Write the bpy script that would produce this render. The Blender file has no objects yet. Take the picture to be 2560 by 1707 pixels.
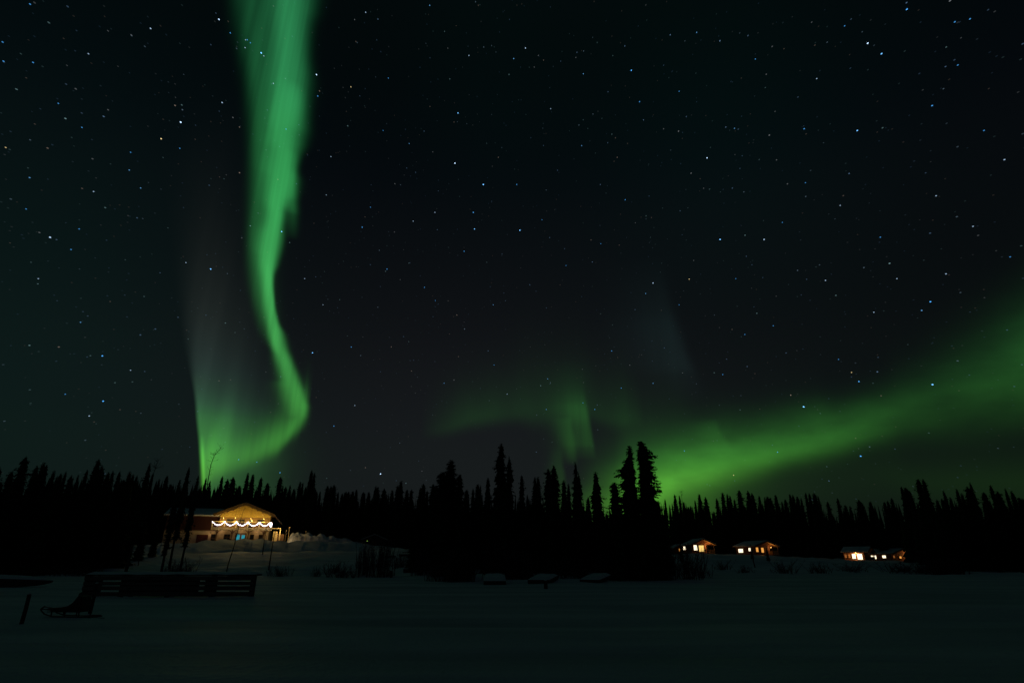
import bpy, math, random, bmesh
from mathutils import Vector, Matrix, noise
rnd = random.Random(11)
rad = math.radians
sc = bpy.context.scene
COL = sc.collection

# ------------------------------------------------------------------ camera
EYE = 1.7
cam = bpy.data.cameras.new('camera'); cam_o = bpy.data.objects.new('camera', cam); COL.objects.link(cam_o)
cam_o.location = (0, 0, EYE); cam_o.rotation_euler = (rad(90 + 21.0), 0, 0)
cam.sensor_width = 36; cam.lens = 36 * 1430 / 2560; cam.clip_start = .1; cam.clip_end = 90000
sc.camera = cam_o
sc.view_settings.view_transform = 'Standard'; sc.view_settings.look = 'None'
sc.view_settings.exposure = 0; sc.view_settings.gamma = 1
sc.render.engine = 'CYCLES'
sc.cycles.use_denoising = True
sc.cycles.max_bounces = 4
sc.cycles.sample_clamp_indirect = 2.0

# ------------------------------------------------------------------ the night sky (world): air glow and aurora
SKY = dict(
    veil=[(18.69, -24.11, 0.64, 0.72, 0.0), (21.13, -25.26, 0.64, 0.97, 0.06), (24.67, -26.28, 0.79, 1.02, 0.095), (28.2, -27.04, 0.83, 1.29, 0.1), (31.77, -27.35, 1.0, 1.4, 0.115), (35.21, -27.87, 1.13, 1.63, 0.12), (40.07, -28.99, 1.39, 2.08, 0.115), (44.5, -30.61, 1.88, 2.53, 0.1), (47.31, -31.55, 2.36, 2.79, 0.09), (51.17, -33.27, 3.16, 3.19, 0.085)],
    ribbon=[(11.04, -20.99, 1.26, 0.57, 0.0), (12.34, -20.8, 1.13, 0.61, 0.154), (13.28, -20.75, 1.17, 0.58, 0.2846), (14.19, -20.98, 1.21, 0.58, 0.3191), (15.95, -22.02, 0.79, 0.76, 0.3046), (17.72, -22.94, 0.61, 0.69, 0.3406), (19.46, -23.93, 0.46, 0.76, 0.374), (21.26, -24.44, 0.54, 0.4, 0.3795), (23.05, -24.92, 0.61, 0.29, 0.396), (24.84, -25.37, 0.65, 0.33, 0.4125), (26.63, -25.72, 0.77, 0.67, 0.376), (28.47, -25.75, 0.96, 0.79, 0.341), (30.31, -25.73, 0.83, 0.65, 0.341), (32.07, -26.03, 0.87, 1.0, 0.319), (33.85, -26.09, 1.04, 1.45, 0.288), (35.64, -26.08, 1.25, 1.03, 0.2768), (37.27, -26.59, 1.1, 1.41, 0.2657), (38.89, -27.03, 0.95, 1.7, 0.2548), (42.22, -27.17, 1.18, 1.97, 0.2334), (45.32, -27.65, 1.33, 1.71, 0.221), (48.23, -28.34, 1.49, 2.2, 0.204), (51.94, -30.74, 0.6, 3.83, 0.17)],
    ribbon_edge=[(28.86, -23.77, 0.77, 0.39, 0.0), (30.99, -24.18, 0.89, 0.43, 0.04), (32.39, -24.51, 0.9, 0.43, 0.105), (34.85, -24.85, 0.79, 0.36, 0.1), (37.64, -24.98, 1.09, 0.74, 0.06), (39.3, -25.33, 1.22, 0.83, 0.1), (42.45, -26.21, 0.96, 0.59, 0.0)],
    spike=[(3.58, -27.34, 0.15, 0.12, 0.0), (6.2, -27.79, 0.15, 0.12, 0.2), (7.2, -28.0, 0.15, 0.12, 0.25), (8.54, -28.27, 0.15, 0.12, 0.22), (9.54, -28.49, 0.14, 0.14, 0.1), (10.39, -28.66, 0.12, 0.12, 0.0)],
    shaft=[(9.2, 7.71, 1.76, 0.58, 0.0), (10.35, 7.68, 1.7, 0.47, 0.022), (10.93, 7.59, 1.67, 0.47, 0.038), (12.29, 7.42, 1.56, 0.48, 0.042), (13.66, 7.16, 1.66, 0.56, 0.05), (15.05, 6.82, 1.67, 0.69, 0.028), (16.64, 6.44, 1.65, 0.95, 0.008), (19.04, 5.91, 1.26, 1.46, 0.0)],
    shaft_low=[(8.66, 6.12, 0.67, 0.35, 0.0), (9.62, 5.96, 0.59, 0.39, 0.018), (11.16, 5.78, 0.76, 0.48, 0.028), (12.72, 5.59, 0.93, 0.4, 0.02), (13.51, 5.5, 0.81, 0.61, 0.0)],
    shaft_left=[(2.92, 4.64, 0.83, 0.38, 0.0), (5.86, 4.73, 0.85, 0.39, 0.02), (7.35, 4.78, 0.86, 0.39, 0.02), (9.26, 4.6, 0.71, 0.39, 0.014), (10.8, 4.61, 0.6, 0.36, 0.0)],
    grey_ray=[(14.05, 18.11, 2.83, 1.11, 0.0), (16.77, 17.59, 2.82, 1.02, 0.003), (18.54, 17.09, 3.15, 0.93, 0.0065), (20.34, 16.58, 3.29, 1.02, 0.0065), (23.91, 15.79, 3.02, 1.05, 0.003), (28.61, 15.33, 2.79, 1.05, 0.0)],
    small_ray=[(9.26, 20.26, 1.42, 0.7, 0.0), (10.19, 20.02, 1.43, 0.71, 0.02), (11.32, 19.63, 1.27, 0.54, 0.02), (12.64, 19.43, 1.28, 0.54, 0.0)],
    sweep=[(-29.34, 8.11, 2.01, 1.49, 0.216), (-28.27, 8.19, 2.2, 1.57, 0.216), (-27.92, 8.91, 1.63, 2.25, 0.2592), (-26.99, 8.46, 2.06, 1.52, 0.2448), (-25.75, 8.83, 1.42, 1.27, 0.18), (-24.45, 9.21, 1.47, 1.08, 0.1584), (-23.22, 10.04, 1.43, 1.13, 0.2016), (-22.36, 10.5, 1.58, 1.14, 0.2304), (-21.56, 11.33, 1.53, 0.98, 0.2376), (-20.87, 12.56, 1.4, 1.28, 0.2376), (-20.53, 13.26, 1.33, 1.4, 0.2304), (-20.29, 13.69, 1.11, 1.11, 0.108), (-19.95, 13.9, 1.12, 1.11, 0.0)],
    arc=[(-9.22, 11.85, 1.74, 0.58, 0.0), (-6.48, 12.63, 1.84, 0.78, 0.01), (-3.27, 13.71, 1.82, 0.94, 0.018), (0.0, 14.12, 2.22, 0.95, 0.014), (3.69, 14.33, 2.58, 1.38, 0.014), (6.95, 14.34, 2.48, 1.25, 0.015), (8.94, 13.8, 2.15, 0.97, 0.014), (10.51, 13.43, 2.06, 1.04, 0.018), (11.88, 13.29, 1.93, 0.85, 0.01), (13.25, 13.22, 1.54, 0.84, 0.0)],
    band=[(2.31, 4.21, 1.29, 0.91, 0.0), (6.15, 4.55, 1.36, 1.27, 0.04), (8.44, 4.89, 1.85, 1.27, 0.08), (9.97, 5.2, 1.99, 1.49, 0.136), (12.24, 5.6, 2.28, 1.66, 0.224), (13.76, 6.07, 2.27, 1.52, 0.272), (14.54, 6.56, 2.13, 1.59, 0.272), (15.85, 7.17, 2.05, 1.37, 0.24), (19.15, 8.02, 2.06, 1.29, 0.2024), (22.37, 8.63, 1.92, 1.2, 0.1517), (25.49, 9.45, 1.75, 1.14, 0.1286), (28.46, 10.0, 1.67, 1.19, 0.1176), (31.32, 10.56, 1.4, 1.16, 0.0966), (33.41, 11.06, 1.43, 1.36, 0.0672), (35.46, 11.71, 1.73, 1.78, 0.044), (37.66, 12.2, 1.96, 2.2, 0.036), (39.29, 12.63, 2.14, 2.43, 0.04), (41.7, 13.28, 2.31, 2.65, 0.055), (43.38, 13.91, 2.31, 2.89, 0.07), (45.37, 14.45, 2.52, 3.22, 0.075), (47.98, 14.51, 2.95, 3.49, 0.05), (50.53, 13.81, 2.8, 3.31, 0.0)],
    under=[(6.15, 4.73, 3.36, 4.65, 0.0), (9.94, 4.69, 3.32, 4.61, 0.06), (12.19, 5.02, 4.05, 4.93, 0.1), (15.84, 4.94, 3.98, 4.86, 0.1), (19.47, 5.82, 2.92, 5.74, 0.06), (22.96, 6.38, 2.86, 4.0, 0.026), (26.29, 6.79, 3.24, 3.5, 0.014), (30.9, 6.83, 2.77, 3.04, 0.01), (34.92, 5.91, 1.7, 1.98, 0.013), (41.22, 5.42, 1.55, 2.09, 0.016), (47.95, 4.83, 1.37, 1.85, 0.0)])
EDGE = [(4.56, -27.48), (6.53, -27.97), (8.18, -28.42), (9.86, -28.85), (11.54, -29.31), (13.23, -29.75), (14.91, -30.29), (16.59, -30.84), (19.95, -31.87), (23.32, -32.71), (26.65, -33.55), (33.08, -35.29)]
W = bpy.data.worlds.new('World'); sc.world = W; W.use_nodes = True
NT = W.node_tree; NT.nodes.clear()

class E:                                                            # small arithmetic on shader sockets
    def __init__(s, v): s.v = v
    @staticmethod
    def m(op, *a, clamp=False):
        n = NT.nodes.new('ShaderNodeMath'); n.operation = op; n.use_clamp = clamp
        for i, x in enumerate(a):
            x = x.v if isinstance(x, E) else x
            if isinstance(x, (int, float)): n.inputs[i].default_value = x
            else: NT.links.new(x, n.inputs[i])
        return E(n.outputs[0])
    def __add__(a, b): return E.m('ADD', a, b)
    __radd__ = __add__
    def __sub__(a, b): return E.m('SUBTRACT', a, b)
    def __rsub__(a, b): return E.m('SUBTRACT', b, a)
    def __mul__(a, b): return E.m('MULTIPLY', a, b)
    __rmul__ = __mul__
    def __truediv__(a, b): return E.m('DIVIDE', a, b)
    def pos(a): return E.m('MAXIMUM', a, 0.0)

def curve(x, pts):                                                  # piecewise smooth function through (x, y) points
    n = NT.nodes.new('ShaderNodeFloatCurve')
    x0, x1 = pts[0][0], pts[-1][0]; ys = [p[1] for p in pts]; y0, y1 = min(ys), max(ys)
    if y1 - y0 < 1e-6: return E.m('MULTIPLY', x, 0.0) + y0
    c = n.mapping.curves[0]
    P = [((a - x0) / (x1 - x0), (b - y0) / (y1 - y0)) for a, b in pts]
    c.points[0].location = P[0]; c.points[1].location = P[-1]
    for p in P[1:-1]: c.points.new(*p)
    for p in c.points: p.handle_type = 'AUTO_CLAMPED'
    n.mapping.extend = 'HORIZONTAL'; n.mapping.update()
    NT.links.new(((x - x0) / (x1 - x0)).v, n.inputs['Value'])
    return E(n.outputs[0]) * (y1 - y0) + y0

def falloff(t, p): return E.m('POWER', 0.5, E.m('POWER', t, p))     # one half at t = 1

tc = NT.nodes.new('ShaderNodeTexCoord'); sp = NT.nodes.new('ShaderNodeSeparateXYZ')
NT.links.new(tc.outputs['Generated'], sp.inputs[0])
dx, dy, dz = (E(sp.outputs[i]) for i in range(3))
AZ = E.m('ARCTAN2', dx, dy) * (180 / math.pi)                       # degrees east of the view north
EL = E.m('ARCSINE', dz) * (180 / math.pi)                           # degrees above the horizon
def wisp(scale_az, scale_el, detail, seed):
    cb = NT.nodes.new('ShaderNodeCombineXYZ')
    for i, e in enumerate((AZ * scale_az, EL * scale_el, E.m('ADD', 0.0, seed))): NT.links.new(e.v, cb.inputs[i])
    n = NT.nodes.new('ShaderNodeTexNoise'); n.inputs['Scale'].default_value = 1; n.inputs['Detail'].default_value = detail
    NT.links.new(cb.outputs[0], n.inputs['Vector'])
    return E(n.outputs[0])

def by_el(rows, pl=2.0, pr=3.0):
    c = curve(EL, [(r[0], r[1]) for r in rows]); wl = curve(EL, [(r[0], r[2]) for r in rows])
    wr = curve(EL, [(r[0], r[3]) for r in rows]); a = curve(EL, [(r[0], r[4]) for r in rows])
    d = AZ - c
    return a * falloff((c - AZ).pos() / wl, pl) * falloff(d.pos() / wr, pr)

def by_az(rows, pu=1.7, pd=2.6):
    c = curve(AZ, [(r[0], r[1]) for r in rows]); wu = curve(AZ, [(r[0], r[2]) for r in rows])
    wd = curve(AZ, [(r[0], r[3]) for r in rows]); a = curve(AZ, [(r[0], r[4]) for r in rows])
    return a * falloff((EL - c).pos() / wu, pu) * falloff((c - EL).pos() / wd, pd)

fine = wisp(1.1, .10, 3, 3.7); broad = wisp(.35, .12, 2, 9.1)
edge = curve(EL, EDGE)
soft = curve(EL, [(0, 2.6), (13, 2.2), (16, 1.0), (20, .45), (26, .22), (34, .15), (90, .15)])
gate = E.m('MULTIPLY', AZ - edge + E.m('DIVIDE', .3, soft), soft, clamp=True)    # the left side of the folded curtain, sharp near the trees and diffuse above
gate = gate * gate * (3.0 - 2.0 * gate)
ribbon = by_el(SKY['ribbon'], 2.2, 2.8) + by_el(SKY['veil'], 2.6, 2.2)
ribbon_edge = by_el(SKY['ribbon_edge'], 2, 2)
sweep = by_az(SKY['sweep'], 1.5, 2.6) * gate
tail = by_el(SKY['spike'], 2, 2)
main = E.m('SMOOTH_MAX', ribbon, sweep, .1) - .0165
streak = wisp(1.3, .025, 4, 14.6)
main = main.pos() * (.46 + .78 * streak)
shaft = by_el(SKY['shaft'], 1.6, 4) * (.6 + .8 * streak) + by_el(SKY['shaft_low'], 2, 3) + by_el(SKY['shaft_left'], 2, 3)
arc = by_az(SKY['arc'], 1.3, 2.4) * (.62 + .75 * broad)
ripple = wisp(.22, .5, 3, 5.2)
band = by_az(SKY['band'], 1.75, 2.2) * (.42 + 1.0 * ripple)
under = by_az(SKY['under'], 1.6, 1.6) * .75
small = by_el(SKY['small_ray'], 2, 4)
green = main + ribbon_edge + tail + shaft + arc + band + under + small
# colour of the green light: teal high up, yellow green near the horizon
rr = curve(EL, [(0, .30), (7, .22), (10, .17), (14, .155), (18, .145), (26, .12), (36, .10), (60, .10), (90, .1)])
bb = curve(EL, [(0, .06), (7, .08), (10, .11), (14, .15), (18, .19), (26, .23), (36, .26), (45, .33), (60, .36), (90, .4)])
# the pale grey ray column on the left of the fold
decay = falloff((AZ - edge).pos() / 4.3, 2.2)
grey_a = curve(EL, [(0, .07), (7, .085), (9, .11), (11, .11), (12.2, .09), (13.4, .058), (15, .036), (17, .023), (20, .0145), (24, .0085), (29, .004), (36, .0012), (42, 0), (90, 0)])
rays = wisp(.75, .015, 1.5, 21.3)
grey = grey_a * gate * decay * (.55 + .9 * rays)
gr = curve(EL, [(0, .25), (11, .24), (13, .33), (15, .46), (18, .66), (24, .88), (30, .95), (90, 1.0)])
gb = curve(EL, [(0, .2), (11, .3), (13, .5), (15, .66), (18, .85), (90, .9)])
grey2 = by_el(SKY['grey_ray'], 1.8, 3) * (.6 + .8 * rays)
# air glow
def tri(pts): return [curve(EL, [(p[0], p[1 + i]) for p in pts]) for i in range(3)]
base = tri([(-10, .006, .008, .008), (0, .003, .0055, .0045), (8, .0032, .0058, .005), (12, .003, .005, .005), (17, .0028, .0042, .0046), (23, .0022, .0032, .004),
            (31, .0018, .0027, .0038), (40, .0009, .0021, .003), (48, .0008, .0022, .0027), (62, .0016, .0038, .0066), (90, .0034, .0060, .0108)])
def blob(a, e, wa, we): return falloff(E.m('SQRT', E.m('POWER', (AZ - a) / wa, 2.0) + E.m('POWER', (EL - e) / we, 2.0)), 2.0)
haze_glow = blob(-4, 7, 24, 15)
teal = blob(-44, 15, 14, 17) * .0045 + blob(24, 36, 13, 13) * .0019 + blob(-3, 44, 9, 12) * .0008
back = curve(dy, [(-1, 1.0), (-.3, .8), (.1, 0), (1, 0)])             # the unseen southern half of the sky
red = base[0] + green * rr + grey * gr + grey2 * .42 + teal * .05 + haze_glow * .0052 + back * .003
grn = base[1] + green + grey + grey2 + teal + haze_glow * .0048 + back * .0045
blu = base[2] + green * bb + grey * gb + grey2 * 1.0 + teal * .78 + haze_glow * .0064 + back * .0055
cb = NT.nodes.new('ShaderNodeCombineColor')
for i, e in enumerate((red, grn, blu)): NT.links.new(e.v, cb.inputs[i])
bg = NT.nodes.new('ShaderNodeBackground'); NT.links.new(cb.outputs[0], bg.inputs[0]); bg.inputs[1].default_value = 1.0
wo = NT.nodes.new('ShaderNodeOutputWorld'); NT.links.new(bg.outputs[0], wo.inputs[0])

# ------------------------------------------------------------------ helpers
def tag(o, label=None, cat=None, group=None, kind=None):
    if label: o['label'] = label
    if cat: o['category'] = cat
    if group: o['group'] = group
    if kind: o['kind'] = kind
    return o
def empty(name, loc=(0, 0, 0), rz=0.0, label=None, cat=None, group=None):
    o = bpy.data.objects.new(name, None); COL.objects.link(o); o.location = loc; o.rotation_euler = (0, 0, rz)
    o.empty_display_size = .3
    return tag(o, label, cat, group)
class MB:
    def __init__(s): s.v = []; s.f = []; s.c = None
    def add(s, vs, fs):
        b = len(s.v); s.v += [tuple(v) for v in vs]; s.f += [tuple(b + i for i in f) for f in fs]; return s
    def box(s, x0, x1, y0, y1, z0, z1):
        return s.add([(x0, y0, z0), (x1, y0, z0), (x1, y1, z0), (x0, y1, z0), (x0, y0, z1), (x1, y0, z1), (x1, y1, z1), (x0, y1, z1)],
                     [(3, 2, 1, 0), (4, 5, 6, 7), (0, 1, 5, 4), (1, 2, 6, 5), (2, 3, 7, 6), (3, 0, 4, 7)])
    def prism(s, xz, y0, y1):                                       # polygon in x z, extruded along y
        n = len(xz)
        return s.add([(x, y0, z) for x, z in xz] + [(x, y1, z) for x, z in xz],
                     [tuple(range(n)), tuple(range(2 * n - 1, n - 1, -1))] + [(i, i + n, (i + 1) % n + n, (i + 1) % n) for i in range(n)])
    def prism_x(s, yz, x0, x1):                                     # polygon in y z, extruded along x
        n = len(yz)
        return s.add([(x0, y, z) for y, z in yz] + [(x1, y, z) for y, z in yz],
                     [tuple(range(n - 1, -1, -1)), tuple(range(n, 2 * n))] + [(i, (i + 1) % n, (i + 1) % n + n, i + n) for i in range(n)])
    def beam(s, p, q, w, h):
        p, q = Vector(p), Vector(q); d = (q - p).normalized()
        a = d.cross(Vector((0, 0, 1)));  a = a.normalized() if a.length > 1e-4 else Vector((1, 0, 0))
        b = a.cross(d); a *= w / 2; b *= h / 2
        vs = [p - a - b, p + a - b, p + a + b, p - a + b, q - a - b, q + a - b, q + a + b, q - a + b]
        return s.add(vs, [(0, 1, 2, 3), (7, 6, 5, 4), (0, 4, 5, 1), (1, 5, 6, 2), (2, 6, 7, 3), (3, 7, 4, 0)])
    def tube(s, pts, rs, n=6):
        pts = [Vector(p) for p in pts]; b0 = len(s.v); k = len(pts)
        for i, p in enumerate(pts):
            d = (pts[min(i + 1, k - 1)] - pts[max(i - 1, 0)]).normalized()
            a = d.cross(Vector((0, 1, 0)) if abs(d.y) < .9 else Vector((1, 0, 0))).normalized(); b = d.cross(a)
            r = rs[i] if isinstance(rs, (list, tuple)) else rs
            for j in range(n):
                t = 2 * math.pi * j / n; s.v.append(tuple(p + (a * math.cos(t) + b * math.sin(t)) * r))
        for i in range(k - 1):
            for j in range(n):
                s.f.append((b0 + i * n + j, b0 + i * n + (j + 1) % n, b0 + (i + 1) * n + (j + 1) % n, b0 + (i + 1) * n + j))
        s.f.append(tuple(b0 + j for j in range(n - 1, -1, -1))); s.f.append(tuple(b0 + (k - 1) * n + j for j in range(n)))
        return s
    def octa(s, c, r):
        x, y, z = c
        return s.add([(x + r, y, z), (x - r, y, z), (x, y + r, z), (x, y - r, z), (x, y, z + r), (x, y, z - r)],
                     [(0, 2, 4), (2, 1, 4), (1, 3, 4), (3, 0, 4), (2, 0, 5), (1, 2, 5), (3, 1, 5), (0, 3, 5)])
    def mesh(s, name, mat, smooth=False):
        me = bpy.data.meshes.new(name); me.from_pydata(s.v, [], s.f); me.materials.append(mat)
        if smooth: me.polygons.foreach_set('use_smooth', [True] * len(me.polygons))
        me.update(); return me
    def build(s, name, mat, parent=None, smooth=False, bevel=0, loc=None, rz=0):
        o = bpy.data.objects.new(name, s.mesh(name, mat, smooth)); COL.objects.link(o)
        if parent: o.parent = parent
        if loc is not None: o.location = loc; o.rotation_euler = (0, 0, rz)
        if bevel:
            m = o.modifiers.new('bevel', 'BEVEL'); m.width = bevel; m.segments = 2; m.limit_method = 'ANGLE'
        return o
def lamp(name, parent, loc, watt, color, radius=.15, spot=None, rot=None):
    l = bpy.data.lights.new(name, 'SPOT' if spot else 'POINT'); l.energy = watt; l.color = color; l.shadow_soft_size = radius
    if spot: l.spot_size = rad(spot); l.spot_blend = .6
    o = bpy.data.objects.new(name, l); COL.objects.link(o); o.parent = parent; o.location = loc
    if rot: o.rotation_euler = rot
    return o

# ------------------------------------------------------------------ materials
def mat(name, col, rough=.7, var=.0, scale=6.0, stretch=(1, 1, 1), bump=0.0, emit=None, strength=0.0, spec=.3, col2=None):
    m = bpy.data.materials.new(name); m.use_nodes = True; n = m.node_tree.nodes; l = m.node_tree.links
    p = n['Principled BSDF']; p.inputs['Base Color'].default_value = (*col, 1); p.inputs['Roughness'].default_value = rough
    p.inputs['Specular IOR Level'].default_value = spec
    if var or bump or col2:
        t = n.new('ShaderNodeTexCoord'); mp = n.new('ShaderNodeMapping'); mp.inputs['Scale'].default_value = stretch
        l.new(t.outputs['Object'], mp.inputs['Vector'])
        nz = n.new('ShaderNodeTexNoise'); nz.inputs['Scale'].default_value = scale; nz.inputs['Detail'].default_value = 5
        l.new(mp.outputs[0], nz.inputs['Vector'])
        r = n.new('ShaderNodeValToRGB'); e = r.color_ramp.elements
        c2 = col2 or tuple(c * (1 + var) for c in col); c1 = tuple(c * (1 - var) for c in col) if not col2 else col
        e[0].position = .35; e[1].position = .65; e[0].color = (*c1, 1); e[1].color = (*c2, 1)
        l.new(nz.outputs[0], r.inputs[0]); l.new(r.outputs[0], p.inputs['Base Color'])
        if bump:
            b = n.new('ShaderNodeBump'); b.inputs['Strength'].default_value = bump; b.inputs['Distance'].default_value = .1
            l.new(nz.outputs[0], b.inputs['Height']); l.new(b.outputs[0], p.inputs['Normal'])
    if emit:
        p.inputs['Emission Color'].default_value = (*emit, 1); p.inputs['Emission Strength'].default_value = strength
    return m
def plank_mat(name, col, vertical=False, pitch=.18, var=.25):         # timber boards with dark joints
    m = mat(name, col, .75, var, 3.0, (1, 1, 8) if not vertical else (8, 8, 1))
    n = m.node_tree.nodes; l = m.node_tree.links; p = n['Principled BSDF']
    t = n.new('ShaderNodeTexCoord'); s = n.new('ShaderNodeSeparateXYZ'); l.new(t.outputs['Object'], s.inputs[0])
    a = n.new('ShaderNodeMath'); a.operation = 'MODULO'; l.new(s.outputs['X' if vertical else 'Z'], a.inputs[0]); a.inputs[1].default_value = pitch
    b = n.new('ShaderNodeMath'); b.operation = 'ABSOLUTE'; l.new(a.outputs[0], b.inputs[0])
    g = n.new('ShaderNodeMath'); g.operation = 'GREATER_THAN'; g.inputs[1].default_value = .02; l.new(b.outputs[0], g.inputs[0])
    bp = n.new('ShaderNodeBump'); bp.inputs['Strength'].default_value = .8; bp.inputs['Distance'].default_value = .02
    l.new(g.outputs[0], bp.inputs['Height']); l.new(bp.outputs[0], p.inputs['Normal'])
    return m
M = {}
def snow_mat():
    m = bpy.data.materials.new('snow'); m.use_nodes = True; n = m.node_tree.nodes; l = m.node_tree.links
    p = n['Principled BSDF']; p.inputs['Roughness'].default_value = .65; p.inputs['Specular IOR Level'].default_value = .2
    t = n.new('ShaderNodeTexCoord')
    def nz(scale, stretch, det):
        mp = n.new('ShaderNodeMapping'); mp.inputs['Scale'].default_value = stretch; l.new(t.outputs['Object'], mp.inputs['Vector'])
        z = n.new('ShaderNodeTexNoise'); z.inputs['Scale'].default_value = scale; z.inputs['Detail'].default_value = det
        l.new(mp.outputs[0], z.inputs['Vector']); return z
    a = nz(.5, (.13, .9, 1), 6); b = nz(6, (1, 1, 1), 4)
    r = n.new('ShaderNodeValToRGB'); e = r.color_ramp.elements
    e[0].position = .3; e[1].position = .7; e[0].color = (.52, .55, .60, 1); e[1].color = (.87, .88, .89, 1)   # wind crust and drift tones, contrast raised so colour stands in for relief shading
    l.new(a.outputs[0], r.inputs[0]); l.new(r.outputs[0], p.inputs['Base Color'])
    ad = n.new('ShaderNodeMath'); ad.operation = 'MULTIPLY_ADD'; l.new(b.outputs[0], ad.inputs[0]); ad.inputs[1].default_value = .25; l.new(a.outputs[0], ad.inputs[2])
    bp = n.new('ShaderNodeBump'); bp.inputs['Strength'].default_value = 1.0; bp.inputs['Distance'].default_value = .4
    l.new(ad.outputs[0], bp.inputs['Height']); l.new(bp.outputs[0], p.inputs['Normal'])
    return m
M['snow'] = snow_mat()
M['needle'] = mat('spruce needles', (.022, .04, .02), .9, .5, 2.0, spec=.1)
M['bark'] = mat('bark', (.06, .048, .04), .95, .4, 9.0, (1, 1, .3), spec=.1)
M['twig'] = mat('twigs', (.07, .05, .05), .9, .3, 9.0, spec=.1)
M['grey_wood'] = mat('weathered wood', (.055, .045, .042), .9, .35, 4.0, (.4, 4, 6), .3, spec=.1)
M['board_wood'] = mat('bleached dock boards', (.12, .10, .09), .9, .35, 4.0, (.4, 4, 6), .3, spec=.1)
M['gable'] = plank_mat('honey timber boards', (.34, .22, .04), True, .16)
M['storey'] = plank_mat('darker storey boards', (.2, .115, .035), True, .18)
M['plaster'] = mat('tan plaster', (.46, .36, .24), .85, .12, 1.5)
M['brown'] = plank_mat('brown timber', (.14, .075, .035), False, .3)
M['barge'] = mat('barge boards', (.42, .25, .10), .75, .25, 3)
M['red'] = plank_mat('dark red boards', (.045, .012, .009), True, .2)
M['darkred'] = plank_mat('dark red garage panels', (.08, .018, .016), False, .45)
M['rail'] = mat('pale timber rail', (.72, .55, .25), .7, .2, 5)
M['glass'] = mat('dark window glass', (.015, .016, .02), .12, spec=.5)
M['blue_glass'] = mat('blue lit door glass', (.02, .1, .13), .3, emit=(.03, .42, .55), strength=.55)
M['bulb'] = mat('cold white bulbs', (.8, .8, .9), .4, emit=(.82, .76, .95), strength=12)
M['wire'] = mat('lamp wire', (.02, .02, .02), .6)
M['lamp_glass'] = mat('warm lamp glass', (.8, .6, .3), .4, emit=(1, .62, .22), strength=4)
M['iron'] = mat('black iron', (.02, .02, .02), .5)
M['log'] = plank_mat('red brown logs', (.22, .085, .035), False, .22)
M['soffit'] = plank_mat('amber soffit boards', (.42, .22, .07), True, .18)
M['win_white'] = mat('bright lit window', (.8, .7, .5), .4, emit=(1.0, .84, .56), strength=1.7)
M['win_yellow'] = mat('yellow lit window', (.8, .6, .2), .4, emit=(1.0, .68, .20), strength=.95)
M['win_orange'] = mat('orange lit window', (.8, .4, .1), .4, emit=(1.0, .42, .08), strength=.85)
M['win_dim'] = mat('dim amber window', (.5, .25, .1), .4, emit=(.5, .17, .04), strength=.35)
M['green_lamp'] = mat('green lamp', (.2, .6, .1), .4, emit=(.45, .8, .12), strength=.9)

# ------------------------------------------------------------------ ground
SH = [(-60,110),(-40,96),(-33,88),(-25,80),(-15,70),(-8,58),(0,52),(6,53),(9,60),(13,78),(18,82),(30,95),(42,110),(60,120)]
HH = [(-60,4.5),(-40,4.5),(-24,5.5),(-15,5.0),(-8,3.6),(0,3),(17,3.0),(22,2.9),(27,2.0),(31,1.5),(42,1.6),(60,1.6)]
def lerp(t, pts):
    if t <= pts[0][0]: return pts[0][1]
    for (a, b), (c, d) in zip(pts, pts[1:]):
        if t <= c: return b + (d - b) * (t - a) / (c - a)
    return pts[-1][1]
def terrain(x, y):
    if y < 0: return 0.0
    a = math.degrees(math.atan2(x, y)); r = math.hypot(x, y)
    t = min(max((r - lerp(a, SH)) / 72.0, 0), 1)
    h = lerp(a, HH) * t * t * (3 - 2 * t)
    k = min(max((a + 35) / 5, 0), 1) * min(max((-9 - a) / 5, 0), 1)   # the ploughed yard before the lodge ends in a steep snow edge
    if k > 0:
        q = r - 136.5 - .8 * math.sin(a * 2.1); e = min(max((q + 1.3) / 2.6, 0), 1); H = lerp(a, HH)
        h = h * (1 - .26 * k) + k * (.26 * H * e * e * (3 - 2 * e) + .12 * H * math.exp(-((q - 1.2) / 1.3) ** 2)) - k * .05 * H * min(max((q - 1.5) / 3, 0), 1)
    return h
def ground_z(x, y):
    r = math.hypot(x, y); a = math.degrees(math.atan2(x, y)); d = r - lerp(a, SH)
    z = terrain(x, y)
    n1 = noise.noise((x * .05, y * .35, 0)); n2 = noise.noise((x * .3, y * .9, 4.0))
    z += .08 * n1 + .04 * n2
    if y > 0 and d > -4:
        k = min((d + 4) / 10, 1.0)
        z += k * (.3 * noise.noise((x * .07, y * .2, 7.7)) + .5 * noise.noise((x * .1, y * .42, 2.2)) + .16 * noise.noise((x * .25, y * .9, 6.2)) + .05 * noise.noise((x * .9, y * .9, 1.2)) + .10)
    # old snow machine tracks crossing the lake
    if r < 60:
        for (ax, bx) in ((.33, 3.2), (.30, 6.4), (-.12, 27.0)):
            q = abs(y - (28 - ax * x) + bx * 0 - (bx - 5))
            if q < .8: z -= .09 * math.cos(q / .8 * math.pi / 2)
    return z
g = MB()
AZS = [-180 + i * 6 for i in range(19)] + [-66 + i * .36 for i in range(int(132 / .36) + 1)] + [72 + i * 6 for i in range(18)]
RS = [0.0, 2, 4, 6]; r_ = 8.0
while r_ < 230: RS.append(r_); r_ *= 1.021
RS += [260, 320, 420, 600, 1000, 1800]
g.v = [(0, 0, 0)]
for r in RS[1:]:
    for a in AZS:
        x, y = r * math.sin(rad(a)), r * math.cos(rad(a)); g.v.append((x, y, ground_z(x, y)))
NA = len(AZS)
for i in range(NA): g.f.append((0, 1 + i, 1 + (i + 1) % NA))
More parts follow.
